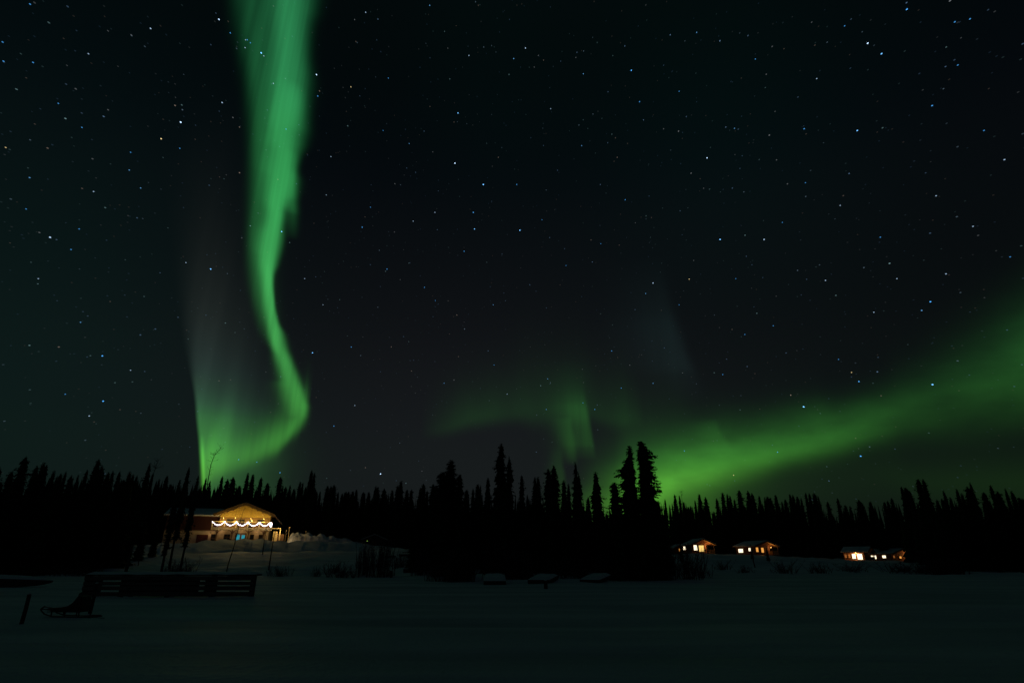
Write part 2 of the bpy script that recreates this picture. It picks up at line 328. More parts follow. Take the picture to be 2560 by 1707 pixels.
for k in range(len(RS) - 2):
    for i in range(NA):
        a, b = 1 + k * NA + i, 1 + k * NA + (i + 1) % NA
        g.f.append((a, a + NA, b + NA, b))
ground = g.build('snow_ground', M['snow'], smooth=True); tag(ground, kind='structure')
ground.data.flip_normals()

# ------------------------------------------------------------------ stars
STARS = [(-34.99,44.68,2.4,0),(-40.58,41.81,1.7,0),(-30.21,43.57,3,0),(-24.03,43.39,2.6,0),(-23.52,41.72,1.7,0),(-33.63,44.09,1.4,0),(-36.03,36.02,3,0),(-37.25,34.21,2,1),(-32.88,38.7,1.8,0),(-35.55,33.98,1.3,0),(-30.67,24.77,2.6,0),(-32.81,24.84,1.3,0),(-24.97,29.4,2.6,0),(-20.34,18.72,2.6,0),(-37.23,15.8,2.2,0),(-36.36,12.22,2.2,0),(-37.02,10.93,1.4,0),(-42.92,24.01,2.1,0),(-17.52,12.04,1.6,0),(-12.74,7.79,3,0),(-6.81,42.55,2.5,0),(-6.92,38.09,3,0),(-3.44,36.28,3.4,0),(0.57,36.33,1.7,0),(0.91,31.99,3,0),(-4.34,32.04,2.5,0),(-4.54,33.62,2.1,0),(-5.45,29.85,1.7,0),(-5.7,47.4,1.4,0),(0.23,47.29,1.5,0),(1.8,48.12,1.9,0),(15.27,45.31,2.4,0),(15.89,42.61,1.7,0),(22.61,36.56,2.5,0),(22.7,29.1,3,0),(26.87,28.29,2,0),(28.82,29.4,1.2,0),(13.18,34.19,1.6,0),(15.37,26.0,2,0),(14.5,25.07,1.4,0),(19.1,25.92,1.7,1),(31.47,23.57,1.7,0),(38.83,19.94,2.3,0),(38.08,19.4,1.6,0),(36.98,34.99,2.4,0),(32.54,36.6,1.8,0),(39.78,40.99,2.6,0),(40.61,39.82,2.4,0),(43.57,41.94,2.1,0),(43.06,34.63,1.9,0),(29.34,43.33,1.3,0),(34.71,40.07,1.3,0),(32.32,14.49,2,0),(31.92,15.34,1.5,1),(27.62,12.9,3.4,0),(37.43,13.4,2.8,0),(31.23,8.3,2.4,0),(-9.65,26.08,1.5,0),(-13.82,27.51,1.7,0),(-16.9,31.15,1.9,0),(-16.69,19.65,1.6,0),(-16.24,33.12,1.3,0),(-11.38,32.35,1.5,0),(-8.98,33.38,1.5,0),(-15.76,14.1,1.4,0),(-0.5,15.75,1.2,0),(11.22,16.06,1.5,0),(10.51,19.74,1.7,0),(-19.99,43.19,1.5,1),(-11.25,50.87,1.3,0),(-45.42,27.85,1.2,0),(-43.24,32.8,1.2,0),(-39.0,30.96,1.2,0),(-37.78,29.87,1.2,0),(-47.46,29.32,1.2,1),(-47.81,35.74,1.4,0),(-44.5,38.07,1.2,0),(-49.39,39.3,1.4,0),(-49.54,34.91,1.4,0),(-50.04,36.08,1.3,0),(-45.31,33.79,1.2,0),(-41.24,25.27,1.2,0),(-41.35,23.54,1.3,0),(-41.06,28.43,1.3,0),(40.41,21.82,1.5,0),(47.58,39.19,1.5,0),(46.54,39.51,1.5,0),(46.4,28.85,1.5,0),(-31.86,44.12,1.4,0),(-31.49,43.99,1.2,0),(-31.9,43.48,1.2,0),(-28.38,41.6,1.4,0),(-26.26,38.28,1.5,0),(-29.89,43.42,1.2,0),(-32.02,44.06,1.1,0),(8.43,14.09,1.6,0),(7.27,14.77,1.2,0),(14.41,16.33,1.4,0),(3.52,14.21,1.2,0),(16.74,9.77,1.4,0),(20.85,7.35,1.5,2),(24.84,9.15,1.5,0),(21.11,16.58,1.4,0),(34.65,20.05,1.4,0),(26.31,20.44,1.3,0),(31.14,16.61,1.2,0),(23.66,20.03,1.3,0),(36.56,26.05,1.5,0),(34.07,29.53,1.3,0),(25.92,38.43,1.2,0),(20.61,42.71,1.2,0),(9.25,45.68,1.3,0),(8.54,39.56,1.2,0),(4.91,43.02,1.2,0),(-23.85,8.34,1.2,0),(-25.38,8.46,1.2,0),(-21.77,7.53,1.7,0),(-27.99,4.34,0.5,0),(-8.4,24.86,1.2,0),(-1.89,18.64,1.3,0),(3.73,17.23,1.3,0),(-2.06,24.65,1.2,0),(-19.37,49.25,1.4,0),(-15.71,44.61,1.2,0),(-35.02,15.01,1.2,0),(-38.94,12.37,1.1,0),(-42.8,20.71,1.1,0),(-44.96,25.54,1.1,0),(-39.28,32.34,1.2,0),(-39.3,18.12,1.1,0),(3.5,32.95,1.1,0),(6.08,28.42,1.1,0),(10.09,30.29,1.1,0),(23.63,25.27,1.2,0),(17.79,23.62,1.1,0),(41.35,27.97,1.3,0),(43.09,24.84,1.3,0),(45.83,31.41,1.3,0),(36.96,22.38,1.3,0),(44.68,21.84,1.2,0),(45.7,36.61,1.3,0),(38.31,42.94,1.3,0),(31.59,32.22,1.2,0),(23.56,46.88,1.2,0),(-15.7,40.15,1.1,0),(-21.16,36.95,1.2,0),(-12.51,39.39,1.0,0),(-22.06,25.53,1.2,0),(-19.94,23.35,1.1,0),(-7.05,16.71,1.2,0)]
def stars():
    R = 30000.0; vs = []; fs = []; cols = []
    axis = Vector((0, math.cos(rad(21)), math.sin(rad(21))))
    def star(az, el, size, length, c):
        d = Vector((math.sin(rad(az)) * math.cos(rad(el)), math.cos(rad(az)) * math.cos(rad(el)), math.sin(rad(el))))
        rd = d - axis * d.dot(axis); off = rd.length
        u = (rd - d * rd.dot(d)).normalized() if off > .05 else Vector((.2, 0, 1)).normalized()
        w = d.cross(u).normalized(); L = size * (1 + length * off * off * 3)
        p = d * R; b = len(vs)
        for q in (u * L, -u * L, w * size, -w * size, d * size, -d * size): vs.append(p + q)
        # rounder outline: eight-sided
        for q in ((u * L + w * size) * .7, (u * L - w * size) * .7, (-u * L + w * size) * .7, (-u * L - w * size) * .7): vs.append(p + q)
        o = [0, 6, 2, 8, 1, 9, 3, 7]
        for i in range(8):
            fs.append((b + o[i], b + o[(i + 1) % 8], b + 4)); fs.append((b + o[(i + 1) % 8], b + o[i], b + 5))
        cols.extend([c] * 16)
    PX = R / 1430.0
    tints = [(.08, .42, 1.0), (.16, .5, 1.0), (.5, .72, 1.0), (.16, .22, 1.0)]
    for az, el, m, t in STARS:
        c = (1.0, .75, .35) if t else tints[rnd.choice((0, 0, 1, 2)) if m < 2.5 else rnd.choice((1, 1, 2))]
        b = .25 * 1.9 ** (m - 1.0) if m < 2 else .62 * 1.6 ** (m - 2)
        star(az, el, PX * (.6 + .18 * m), .55, tuple(b * k * 1.05 for k in c))
    r2 = random.Random(4)
    for i in range(3400):
        az = r2.uniform(-62, 62); el = math.degrees(math.asin(r2.uniform(.08, .96)))
        q = r2.random(); b = .010 + .10 * q ** 6 + (.12 * r2.random() if q > .975 else 0)
        if el < 14: b *= .6
        c = r2.choice([(.5, .75, 1), (.35, .6, 1.0), (.7, .75, .8), (1, .75, .6), (.5, .9, .95), (.3, .55, .95)])
        star(az, el, PX * r2.uniform(.75, 1.1), .7, tuple(b * k * .7 for k in c))
    me = bpy.data.meshes.new('stars'); me.from_pydata(vs, [], fs)
    at = me.color_attributes.new('glow', 'FLOAT_COLOR', 'CORNER'); k = 0; buf = []
    for p, c in zip(me.polygons, cols):
        for _ in range(p.loop_total): buf += [c[0], c[1], c[2], 1]
    at.data.foreach_set('color', buf)
    m = bpy.data.materials.new('star light'); m.use_nodes = True; n = m.node_tree.nodes; n.clear()
    a = n.new('ShaderNodeAttribute'); a.attribute_name = 'glow'; e = n.new('ShaderNodeEmission'); o = n.new('ShaderNodeOutputMaterial')
    tr_ = n.new('ShaderNodeBsdfTransparent'); ad = n.new('ShaderNodeAddShader')
    for p_, q_ in ((a.outputs['Color'], e.inputs[0]), (e.outputs[0], ad.inputs[0]), (tr_.outputs[0], ad.inputs[1]), (ad.outputs[0], o.inputs[0])): m.node_tree.links.new(p_, q_)
    m.cycles.emission_sampling = 'NONE'
    me.materials.append(m); ob = bpy.data.objects.new('stars', me); COL.objects.link(ob)
    tag(ob, 'countless small blue and white stars scattered over the dark sky', 'stars', kind='stuff')
stars()

# ------------------------------------------------------------------ trees
H0 = 14.0
def power(R, e=.68): return lambda t, c: R * t ** e
def table(L, Rr):
    return lambda t, c: lerp(t, L) * (.5 - .5 * c) + lerp(t, Rr) * (.5 + .5 * c)
def spruce(seed, prof, bare=.04, rag=.3, gap=.3, n=6, dens=1.0, spray=.46):
    r = random.Random(seed); cr = MB(); tr = MB()
    wob = [(r.uniform(-.06, .06), r.uniform(-.06, .06)) for _ in range(7)]
    tr.tube([(wob[i][0] if 0 < i < 6 else 0, wob[i][1] if 0 < i < 6 else 0, H0 * .975 * i / 6) for i in range(7)], [.19 * (1 - i / 6.4) + .012 for i in range(7)], 6)
    z = H0 * bare
    # leader
    cr.add([(-.04, 0, H0 * .94), (.04, 0, H0 * .94), (0, 0, H0)], [(0, 1, 2)]); cr.add([(0, -.04, H0 * .94), (0, .04, H0 * .94), (0, 0, H0)], [(0, 1, 2)])
    # dense inner foliage: ragged overlapping skirts
    for k in range(26):
        zc = H0 * (bare + (.97 - bare) * k / 26); t = 1 - zc / H0; vs_ = []
        for j in range(9):
            ph = 6.283 * j / 9 + r.uniform(-.2, .2); rr_ = prof(t, math.cos(ph)) * H0 * r.uniform(.46, .82) * (.55 if bare > .2 and k < 6 else 1)
            vs_.append((rr_ * math.cos(ph), rr_ * math.sin(ph), zc - r.uniform(.0, .5) * min(1, t * 4)))
        cr.add(vs_ + [(0, 0, zc + min(H0 * .075, H0 * t * .8))], [(j, (j + 1) % 9, 9) for j in range(9)])
    while z < H0 * .992:
        t = 1 - z / H0; wmod = r.uniform(1 - rag, 1 + rag * .35)
        for k in range(n):
            ph = r.uniform(0, 2 * math.pi); c = math.cos(ph)
            ln = prof(t, c) * H0 * wmod * r.uniform(1 - rag * .8, 1 + rag * .3)
            if bare > .2 and z < H0 * (bare + .12): ln *= r.uniform(.4, 1)
            ln = max(ln, .1)
            dr = r.uniform(.1, .45) * ln * min(1, t * 3 + .15)
            d = Vector((c, math.sin(ph), 0)); sd = Vector((-d.y, d.x, 0))
            P = [Vector((0, 0, z)), Vector((0, 0, z)) + d * ln * .5 - Vector((0, 0, dr * .6)), Vector((0, 0, z)) + d * ln - Vector((0, 0, dr * .85))]
            w = .07 + .11 * ln
            cr.add([P[0] - sd * .03, P[0] + sd * .03, P[1] + sd * w, P[1] - sd * w, P[2]], [(0, 1, 2, 3), (3, 2, 4)])
            m = max(2, int((2 + ln * 4.5) * dens))
            for q in range(m):
                s = (q + r.random()) / m; s = .15 + .85 * s
                p = P[0].lerp(P[1], s * 2) if s < .5 else P[1].lerp(P[2], s * 2 - 1)
                L = spray * r.uniform(.5, 1.15) * (1.1 - .45 * s) * min(1, .35 + ln)
                side = r.choice((-1, 1)); e = p + d * L * r.uniform(.15, .8) + sd * side * L * r.uniform(.2, .95) + Vector((0, 0, -L * r.uniform(-.15, .75)))
                a = (d * r.uniform(.3, 1) + Vector((0, 0, r.uniform(-.5, .5)))).normalized() * L * .38
                cr.add([p - a, p + a, e], [(0, 1, 2)])
        z += gap * r.uniform(.75, 1.25) * (.55 + .45 * min(1, t * 2.5))
    return tr.mesh('trunk', M['bark']), cr.mesh('crown', M['needle'])
V = {}
V['s0'] = spruce(1, power(.10, .5)); V['s1'] = spruce(2, power(.115, .55), rag=.5)
V['m0'] = spruce(3, power(.145, .52)); V['m1'] = spruce(4, power(.14, .6), rag=.5)
V['w0'] = spruce(5, power(.18, .6)); V['w1'] = spruce(6, power(.2, .65), rag=.4)
V['r0'] = spruce(7, power(.14, .45), rag=.7); V['r1'] = spruce(8, power(.13, .5), rag=.7)
V['b0'] = spruce(9, power(.105, .55), bare=.3, rag=.5); V['b1'] = spruce(10, power(.09, .55), bare=.3, rag=.5)
V['c0'] = spruce(11, table([(0, .02), (.05, .055), (.12, .08), (.3, .09), (1, .1)], [(0, .02), (.05, .05), (.12, .07), (.3, .09), (1, .1)]), rag=.3, dens=1.3)
V['c1'] = spruce(12, table([(0, .016), (.04, .03), (.09, .036), (.13, .06), (.25, .07), (1, .1)], [(0, .02), (.04, .033), (.09, .04), (.15, .055), (.25, .075), (1, .1)]), rag=.22, dens=1.5, gap=.24)
V['c2'] = spruce(13, table([(0, .005), (.04, .022), (.07, .04), (.18, .055), (.4, .085), (1, .1)], [(0, .005), (.04, .02), (.07, .035), (.12, .052), (.18, .065), (.4, .085), (1, .1)]), rag=.25, dens=1.4, gap=.24)
V['g0'] = spruce(14, table([(0, .004), (.04, .018), (.09, .032), (.145, .05), (.18, .07), (.21, .05), (.23, .062), (.27, .08), (.30, .05), (.5, .09), (1, .1)],
                           [(0, .004), (.04, .016), (.06, .034), (.08, .022), (.11, .04), (.14, .028), (.2, .055), (.24, .04), (.3, .065), (.5, .09), (1, .1)]), rag=.35, dens=1.3, gap=.27)
V['g1'] = spruce(15, table([(0, .004), (.06, .02), (.1, .04), (.14, .03), (.2, .06), (.26, .04), (.33, .07), (.5, .09), (1, .11)],
                           [(0, .004), (.06, .025), (.12, .045), (.17, .055), (.22, .07), (.27, .045), (.4, .085), (1, .11)]), rag=.45, dens=1.2, gap=.3)
V['n0'] = spruce(16, table([(0, .002), (.04, .01), (.09, .026), (.13, .03), (.2, .05), (.4, .08), (1, .1)], [(0, .002), (.04, .01), (.09, .026), (.13, .03), (.2, .05), (.4, .08), (1, .1)]), rag=.3, dens=1.3, gap=.26)
V['o0'] = spruce(17, table([(0, .006), (.05, .024), (.1, .034), (.14, .04), (.165, .062), (.2, .065), (.25, .075), (.5, .1), (1, .12)],
                           [(0, .006), (.05, .024), (.1, .036), (.16, .06), (.2, .055), (.25, .08), (.5, .1), (1, .12)]), rag=.5, gap=.34, n=6)
V['p0'] = spruce(18, table([(0, .008), (.05, .022), (.08, .03), (.1, .026), (.13, .062), (.18, .085), (.2, .14), (.22, .13), (.25, .085), (.3, .12), (.36, .1), (.42, .15), (.6, .13), (1, .12)],
                           [(0, .008), (.05, .015), (.1, .019), (.2, .022), (.3, .028), (.42, .04), (.6, .08), (1, .1)]), rag=.4, dens=1.6, gap=.2, n=8, spray=.46)
V['p1'] = spruce(19, table([(0, .012), (.04, .02), (.1, .024), (.2, .024), (.3, .03), (.45, .045), (.6, .08), (1, .1)],
                           [(0, .014), (.04, .035), (.09, .065), (.12, .095), (.16, .085), (.22, .1), (.25, .085), (.28, .135), (.31, .08), (.36, .112), (.41, .085), (.45, .115), (.7, .13), (1, .12)]), rag=.3, dens=1.6, gap=.2, n=8, spray=.46)
V['q0'] = spruce(20, power(.17, .8), rag=.35, gap=.5)
def plant(x, y, z, h, var, wf, name, label, group=None, cat='tree'):
    o = empty(name, (x, y, z - .15), rnd.uniform(0, 6.28) if var[0] not in 'gpcon' else math.atan2(-x, y) , label, cat, group)
    s = (h + .15) / H0; o.scale = (s * wf, s * wf, s)
    for nm, me in zip(('trunk', 'crown'), V[var]):
        c = bpy.data.objects.new(nm, me); COL.objects.link(c); c.parent = o
    return o
ZONES = ['dark spruce tip above the snow-topped boat at the left edge of the sky line',
 'dark spruce in the sky line above the left end of the slatted dock',
 'dark spruce in the sky line left of the bare-trunked trees',
 'dark spruce in the sky line behind the lodge wing, at the foot of the aurora',
 'dark spruce in the sky line right behind the lodge gable',
 'small dark spruce in the sky line above the snow pile beside the lodge',
 'small dark spruce in the low sky line between snow pile and shore grove',
 'low spruce tip showing between the tall trees of the shore grove',
 'dark spruce against the bright green band above the first cabin',
 'dark spruce in the sky line between first and second cabins',
 'dark spruce in the sky line above the second cabin',
 'dark spruce in the sky line between second and third cabins',
 'dark spruce in the sky line above the third cabin',
 'dark spruce in the sky line above the rightmost cabin',
 'dark spruce in the sky line at the right edge, past all cabins']
TREES = [
(-68.65,77.55,0.1,13.59,'r0',0.97,0),
(-73.84,85.79,0.61,13.71,'r1',1.19,0),
(-64.77,76.72,0.05,14.83,'r0',1.03,0),
(-69.18,84.35,0.44,14.47,'s1',1.29,1),
(-66.2,81.77,0.26,14.59,'s0',1.27,1),
(-67.46,83.84,0.39,14.56,'m1',1.09,1),
(-68.25,86.57,0.6,13.84,'s0',0.99,1),
(-69.14,89.16,0.83,13.63,'s1',1.21,1),
(-67.39,87.78,0.69,13.92,'s1',0.79,1),
(-65.55,86.64,0.59,13.21,'r0',0.83,1),
(-67.87,91.11,1.0,13.42,'s0',0.75,1),
(-67.0,91.55,1.04,14.38,'s1',0.85,2),
(-60.6,84.58,0.41,15.47,'s1',1.33,2),
(-64.84,91.65,1.04,14.83,'r0',1.13,2),
(-64.54,92.97,1.16,14.09,'s1',1.16,2),
(-59.0,85.87,0.5,13.89,'m1',0.97,2),
(-63.29,93.73,1.19,14.29,'s1',0.91,2),
(-57.7,86.79,0.54,12.69,'m0',1.11,2),
(-59.53,90.52,0.84,14.05,'s0',1.17,2),
(-92.92,142.76,4.84,16.89,'s0',1.24,2),
(-95.14,147.77,4.84,17.49,'m1',0.86,2),
(-92.43,149.62,4.85,18.24,'m1',0.78,3),
(-92.73,153.44,4.86,17.13,'s0',0.96,3),
(-84.7,143.06,4.86,16.71,'m1',1.22,3),
(-86.25,147.97,4.87,15.3,'m0',1.25,3),
(-77.42,147.58,5.01,16.6,'m1',0.86,3),
(-76.98,148.95,5.03,16.06,'s1',0.9,3),
(-82.6,166.18,5.08,19.6,'m1',0.96,4),
(-80.37,164.98,5.11,18.51,'r0',1.03,4),
(-83.89,175.44,5.13,20.47,'r0',1.23,4),
(-75.36,162.15,5.17,16.34,'m0',1.32,4),
(-75.46,166.26,5.2,20.28,'s0',1.06,4),
(-80.53,181.1,5.22,22.13,'m0',0.95,4),
(-75.06,174.54,5.19,20.29,'r1',0.94,4),
(-71.19,170.47,5.15,18.17,'m0',1.23,4),
(-66.91,168.47,5.1,19.67,'r1',1.16,4),
(-66.09,169.1,5.09,17.16,'m1',0.78,4),
(-68.31,177.02,5.07,17.89,'r0',0.99,5),
(-68.81,181.7,5.05,18.96,'s1',0.96,5),
(-65.41,176.28,5.03,17.26,'m0',1.0,5),
(-67.98,187.6,5.01,20.74,'s0',1.13,5),
(-62.39,174.54,5.0,18.96,'m1',0.87,5),
(-63.18,179.62,4.98,18.3,'r1',0.83,5),
(-58.82,170.48,4.96,22.04,'m1',1.01,5),
(-57.66,169.77,4.95,21.15,'s1',1.0,5),
(-59.7,178.24,4.94,17.58,'s1',1.35,5),
(-62.79,189.33,4.93,18.01,'s1',1.02,5),
(-59.91,183.63,4.91,17.51,'m1',0.94,5),
(-55.31,175.91,4.88,18.31,'m0',0.99,5),
(-53.26,172.44,4.86,17.78,'s1',1.24,5),
(-57.83,190.53,4.85,20.25,'r0',1.13,5),
(-55.85,189.01,4.83,17.95,'m1',0.86,5),
(-50.98,176.79,4.81,16.14,'m1',1.22,5),
(-50.56,178.94,4.79,16.86,'r0',1.22,5),
(-51.74,186.23,4.78,17.81,'m0',1.15,5),
(-48.55,179.55,4.76,17.2,'m0',1.17,6),
(-50.22,189.84,4.72,18.91,'m0',0.91,6),
(-47.45,187.85,4.59,18.05,'r1',1.32,6),
(-45.41,186.85,4.51,18.02,'m0',1.1,6),
(-42.62,183.55,4.43,19.33,'s0',1.21,6),
(-42.99,187.92,4.4,19.88,'m0',1.03,6),
(-40.88,187.85,4.31,19.33,'r0',1.23,6),
(-36.75,180.32,4.2,18.21,'m0',0.96,6),
(-35.51,182.27,4.12,19.97,'m1',1.26,6),
(-36.76,193.61,4.08,22.83,'w0',1.02,6),
(-35.0,195.94,3.98,20.35,'m0',1.06,6),
(-33.66,196.7,3.91,20.5,'r0',0.87,6),
(-20.07,128.94,3.77,13.25,'m0',1.04,6),
(-16.43,108.66,2.95,12.39,'r1',1.15,6),
(-16.03,110.97,3.06,11.31,'m1',1.22,6),
(-16.0,119.33,3.41,13.11,'r0',1.31,6),
(-15.68,121.97,3.47,13.21,'m0',1.21,6),
(-8.8,114.16,3.05,11.83,'r1',1.35,7),
(-7.39,111.6,2.92,11.89,'s1',1.01,7),
(-6.52,112.15,2.92,12.78,'r1',1.21,7),
(-6.64,122.96,3.21,13.59,'s1',0.78,7),
(3.4,131.47,3.0,12.75,'m1',0.85,7),
(14.15,109.75,2.56,10.44,'s1',1.33,7),
(50.0,193.11,3.0,17.94,'m1',0.77,8),
(53.83,195.03,3.0,19.67,'m1',1.15,8),
(56.43,198.77,3.0,19.55,'s0',0.89,8),
(54.53,188.27,3.0,16.59,'m0',0.99,8),
(60.16,202.66,3.0,16.37,'m0',1.27,8),
(60.82,202.01,3.0,16.58,'r1',0.97,8),
(60.87,196.7,3.0,17.78,'s0',0.93,9),
(62.29,196.16,2.99,19.93,'m0',0.95,9),
(62.69,191.26,2.98,18.41,'r0',0.96,9),
(66.65,192.32,2.96,18.15,'s1',1.24,9),
(69.21,193.7,2.95,20.22,'r1',1.03,9),
(70.91,194.19,2.94,19.77,'s1',1.09,9),
(73.98,200.19,2.93,19.89,'s1',1.12,9),
(75.99,196.61,2.92,21.36,'m0',1.15,9),
(69.7,185.27,2.93,17.23,'m1',1.09,9),
(76.61,190.91,2.9,20.46,'r0',0.95,10),
(76.52,187.77,2.87,19.39,'r0',1.01,10),
(79.2,188.96,2.77,18.88,'s1',1.04,10),
(80.52,186.17,2.65,18.45,'r1',1.33,10),
(81.38,190.03,2.69,18.57,'s1',0.91,10),
(82.16,187.74,2.61,18.29,'m0',1.0,10),
(86.96,194.45,2.52,19.96,'m0',0.93,10),
(82.42,180.67,2.45,16.54,'m0',0.76,10),
(86.94,188.07,2.39,18.04,'r1',1.02,10),
(83.95,177.91,2.31,18.63,'m0',0.83,10),
(84.4,177.16,2.27,18.36,'m1',1.07,10),
(87.21,180.41,2.22,18.29,'m0',1.03,11),
(88.13,180.0,2.16,17.7,'s0',0.91,11),
(93.3,187.01,2.09,20.34,'s1',0.92,11),
(93.25,184.74,2.04,19.89,'m1',1.03,11),
(96.55,188.22,1.98,20.33,'r1',1.28,11),
(90.46,174.2,1.94,17.8,'s0',0.83,11),
(96.76,181.41,1.87,17.19,'m0',0.95,11),
(101.01,183.16,1.77,18.54,'m0',0.77,11),
(99.2,176.54,1.71,15.84,'m0',1.2,11),
(98.21,172.37,1.67,15.29,'r0',0.75,11),
(103.33,176.13,1.57,17.44,'r0',1.3,12),
(104.8,177.14,1.55,16.64,'r1',0.76,12),
(108.99,180.13,1.5,17.43,'w0',1.11,12),
(111.18,176.67,1.51,16.98,'r1',1.13,12),
(113.37,178.49,1.51,17.5,'m1',1.25,12),
(109.82,170.79,1.52,17.53,'m1',1.26,12),
(117.37,176.76,1.52,21.53,'s1',1.03,13),
(109.87,163.74,1.53,19.63,'w0',1.25,13),
(117.62,174.0,1.53,20.03,'r1',1.1,13),
(119.99,172.41,1.53,23.19,'r1',1.3,13),
(114.56,162.69,1.54,21.89,'s1',1.17,13),
(79.15,110.06,0.69,11.98,'m1',1.07,13),
(76.12,104.61,0.48,11.77,'m1',1.24,13),
(77.97,106.17,0.55,13.2,'s0',0.91,13),
(79.07,106.53,0.57,12.03,'s0',1.15,13),
(75.64,99.93,0.33,12.97,'s0',1.01,14),
(82.53,108.06,0.64,12.82,'s0',1.17,14),
(75.21,96.03,0.22,13.66,'s0',0.82,14),
(79.94,102.94,0.45,13.62,'r0',1.32,14),
(84.03,104.78,0.54,12.84,'r1',1.35,14),
(85.22,104.3,0.53,14.05,'r1',0.84,14),
(78.27,94.84,0.2,12.14,'r0',1.23,14),
(83.61,99.49,0.36,12.96,'s0',0.78,14),
(84.56,99.48,0.37,12.55,'s0',1.2,14),
(78.8,91.72,0.13,11.01,'m0',1.1,14),
(82.69,95.57,0.24,11.1,'r1',1.12,14),
(-63.7,72.84,0.0,11.13,'w1',1.29,0),
(-62.53,73.31,0.0,10.8,'m1',1.34,0),
(-68.97,82.57,0.32,11.69,'m1',1.16,0),
(-66.28,80.98,0.21,11.65,'m1',1.48,0),
(-60.2,75.41,0.01,10.9,'m0',1.39,1),
(-56.96,72.6,0.0,10.37,'r0',1.27,1),
(-63.64,82.69,0.3,11.5,'r0',1.02,1),
(-59.95,79.7,0.13,11.62,'m1',1.45,1),
(-58.43,79.39,0.12,10.65,'r0',1.23,1),
(-63.44,88.23,0.71,11.76,'w1',1.23,2),
(-56.92,81.24,0.2,11.26,'w0',1.31,2),
(-58.33,85.53,0.46,11.17,'m0',1.02,2),
(-58.05,86.72,0.54,11.63,'w0',1.0,2),
(-55.71,85.57,0.44,10.63,'w1',1.28,2),
(-88.09,138.27,4.84,12.18,'w1',1.09,2),
(-84.94,136.25,4.85,12.31,'m1',1.02,3),
(-87.29,144.78,4.86,12.79,'m0',1.41,3),
(-85.86,146.93,4.87,12.44,'w0',1.17,3),
(-78.77,139.14,4.9,11.21,'m0',1.34,3),
(-83.92,152.9,4.94,12.9,'w0',1.11,3),
(-81.98,153.09,4.98,14.1,'m1',1.11,3),
(-78.84,150.99,5.01,14.02,'w0',1.0,3),
(-73.35,144.56,5.05,11.9,'r0',1.5,3),
(-85.38,174.65,5.1,15.49,'m1',1.54,4),
(-72.99,154.79,5.15,12.38,'m0',1.3,4),
(-78.55,172.9,5.2,16.01,'m0',1.53,4),
(-75.04,172.84,5.2,15.55,'m1',1.32,4),
(-67.75,161.04,5.16,13.75,'m1',1.36,4),
(-64.33,160.27,5.11,13.4,'w1',1.25,4),
(-61.03,159.76,5.06,12.24,'w0',1.41,5),
(-61.61,170.52,5.01,12.01,'w1',1.05,5),
(-57.13,166.39,4.96,12.01,'m0',1.28,5),
(-60.16,185.09,4.91,13.65,'w0',1.04,5),
(-51.5,166.92,4.86,13.68,'w0',1.53,5),
(-51.58,175.07,4.82,12.83,'m0',1.54,5),
(-49.16,177.5,4.78,12.98,'m0',1.44,5),
(-47.53,182.85,4.67,14.65,'m1',1.19,6),
(-43.23,176.31,4.53,14.39,'m0',1.04,6),
(-37.32,164.84,4.38,12.44,'m1',1.5,6),
(-39.06,184.99,4.26,15.14,'r0',1.26,6),
(-33.19,169.73,4.13,13.7,'m1',1.44,6),
(-31.86,174.56,4.01,13.82,'w1',1.46,6),
(-29.49,176.46,3.88,14.47,'m1',1.28,6),
(-18.57,122.51,3.62,9.64,'r0',1.28,6),
(-14.49,106.87,2.78,9.63,'m0',1.12,6),
(-13.33,108.48,2.86,8.44,'w0',1.24,6),
(-7.57,117.72,3.14,9.9,'w0',1.49,7),
(-5.44,120.18,3.14,9.67,'w1',1.24,7),
(1.65,106.1,2.53,9.25,'m1',1.48,7),
(3.83,113.49,2.82,9.0,'m0',1.48,7),
(5.67,114.84,2.86,9.53,'m1',1.49,7),
(7.14,116.54,2.9,8.51,'r0',1.29,7),
(10.07,127.71,3.0,9.5,'r0',1.4,7),
(10.59,110.95,2.72,7.57,'r0',1.12,7),
(13.27,120.73,2.97,9.1,'w1',1.18,7),
(14.85,114.81,2.76,8.43,'m0',1.4,7),
(50.17,197.78,3.0,13.13,'r0',1.25,8),
(52.35,191.79,3.0,12.32,'r0',1.54,8),
(54.41,186.04,3.0,12.03,'r0',1.41,8),
(56.85,181.46,2.99,12.76,'w0',1.48,9),
(58.99,181.33,2.98,11.71,'m1',1.13,9),
(66.78,196.96,2.97,14.37,'w1',1.25,9),
(68.49,192.91,2.95,14.82,'w0',1.05,9),
(68.28,182.43,2.93,14.44,'w0',1.34,9),
(70.88,180.78,2.91,14.67,'w0',1.44,10),
(78.11,193.51,2.9,15.04,'w0',1.11,10),
(81.1,193.04,2.76,15.52,'r0',1.5,10),
(76.37,174.78,2.61,14.78,'m0',1.2,10),
(82.08,182.25,2.5,14.03,'w0',1.49,10),
(89.28,190.4,2.34,14.48,'m0',1.22,10),
(84.82,173.61,2.17,14.1,'m0',1.15,11),
(87.7,172.98,2.02,13.19,'w0',1.08,11),
(91.26,175.84,1.95,13.37,'w1',1.46,11),
(90.74,169.13,1.85,12.41,'w0',1.45,11),
(94.23,171.63,1.78,11.89,'m0',1.35,11),
(100.9,178.93,1.7,12.59,'m0',1.13,11),
(100.89,172.83,1.59,12.61,'m0',1.33,12),
(107.05,178.38,1.5,13.32,'m1',1.06,12),
(100.49,163.86,1.5,11.1,'w0',1.49,12),
(111.6,178.09,1.51,13.07,'m0',1.03,12),
(106.67,166.51,1.51,12.12,'m0',1.57,12),
(107.12,162.52,1.52,12.98,'m1',1.24,13),
(114.46,168.75,1.53,14.12,'r0',1.38,13),
(115.63,167.04,1.53,14.73,'w1',1.55,13),
(74.35,105.71,0.51,8.9,'m1',1.18,13),
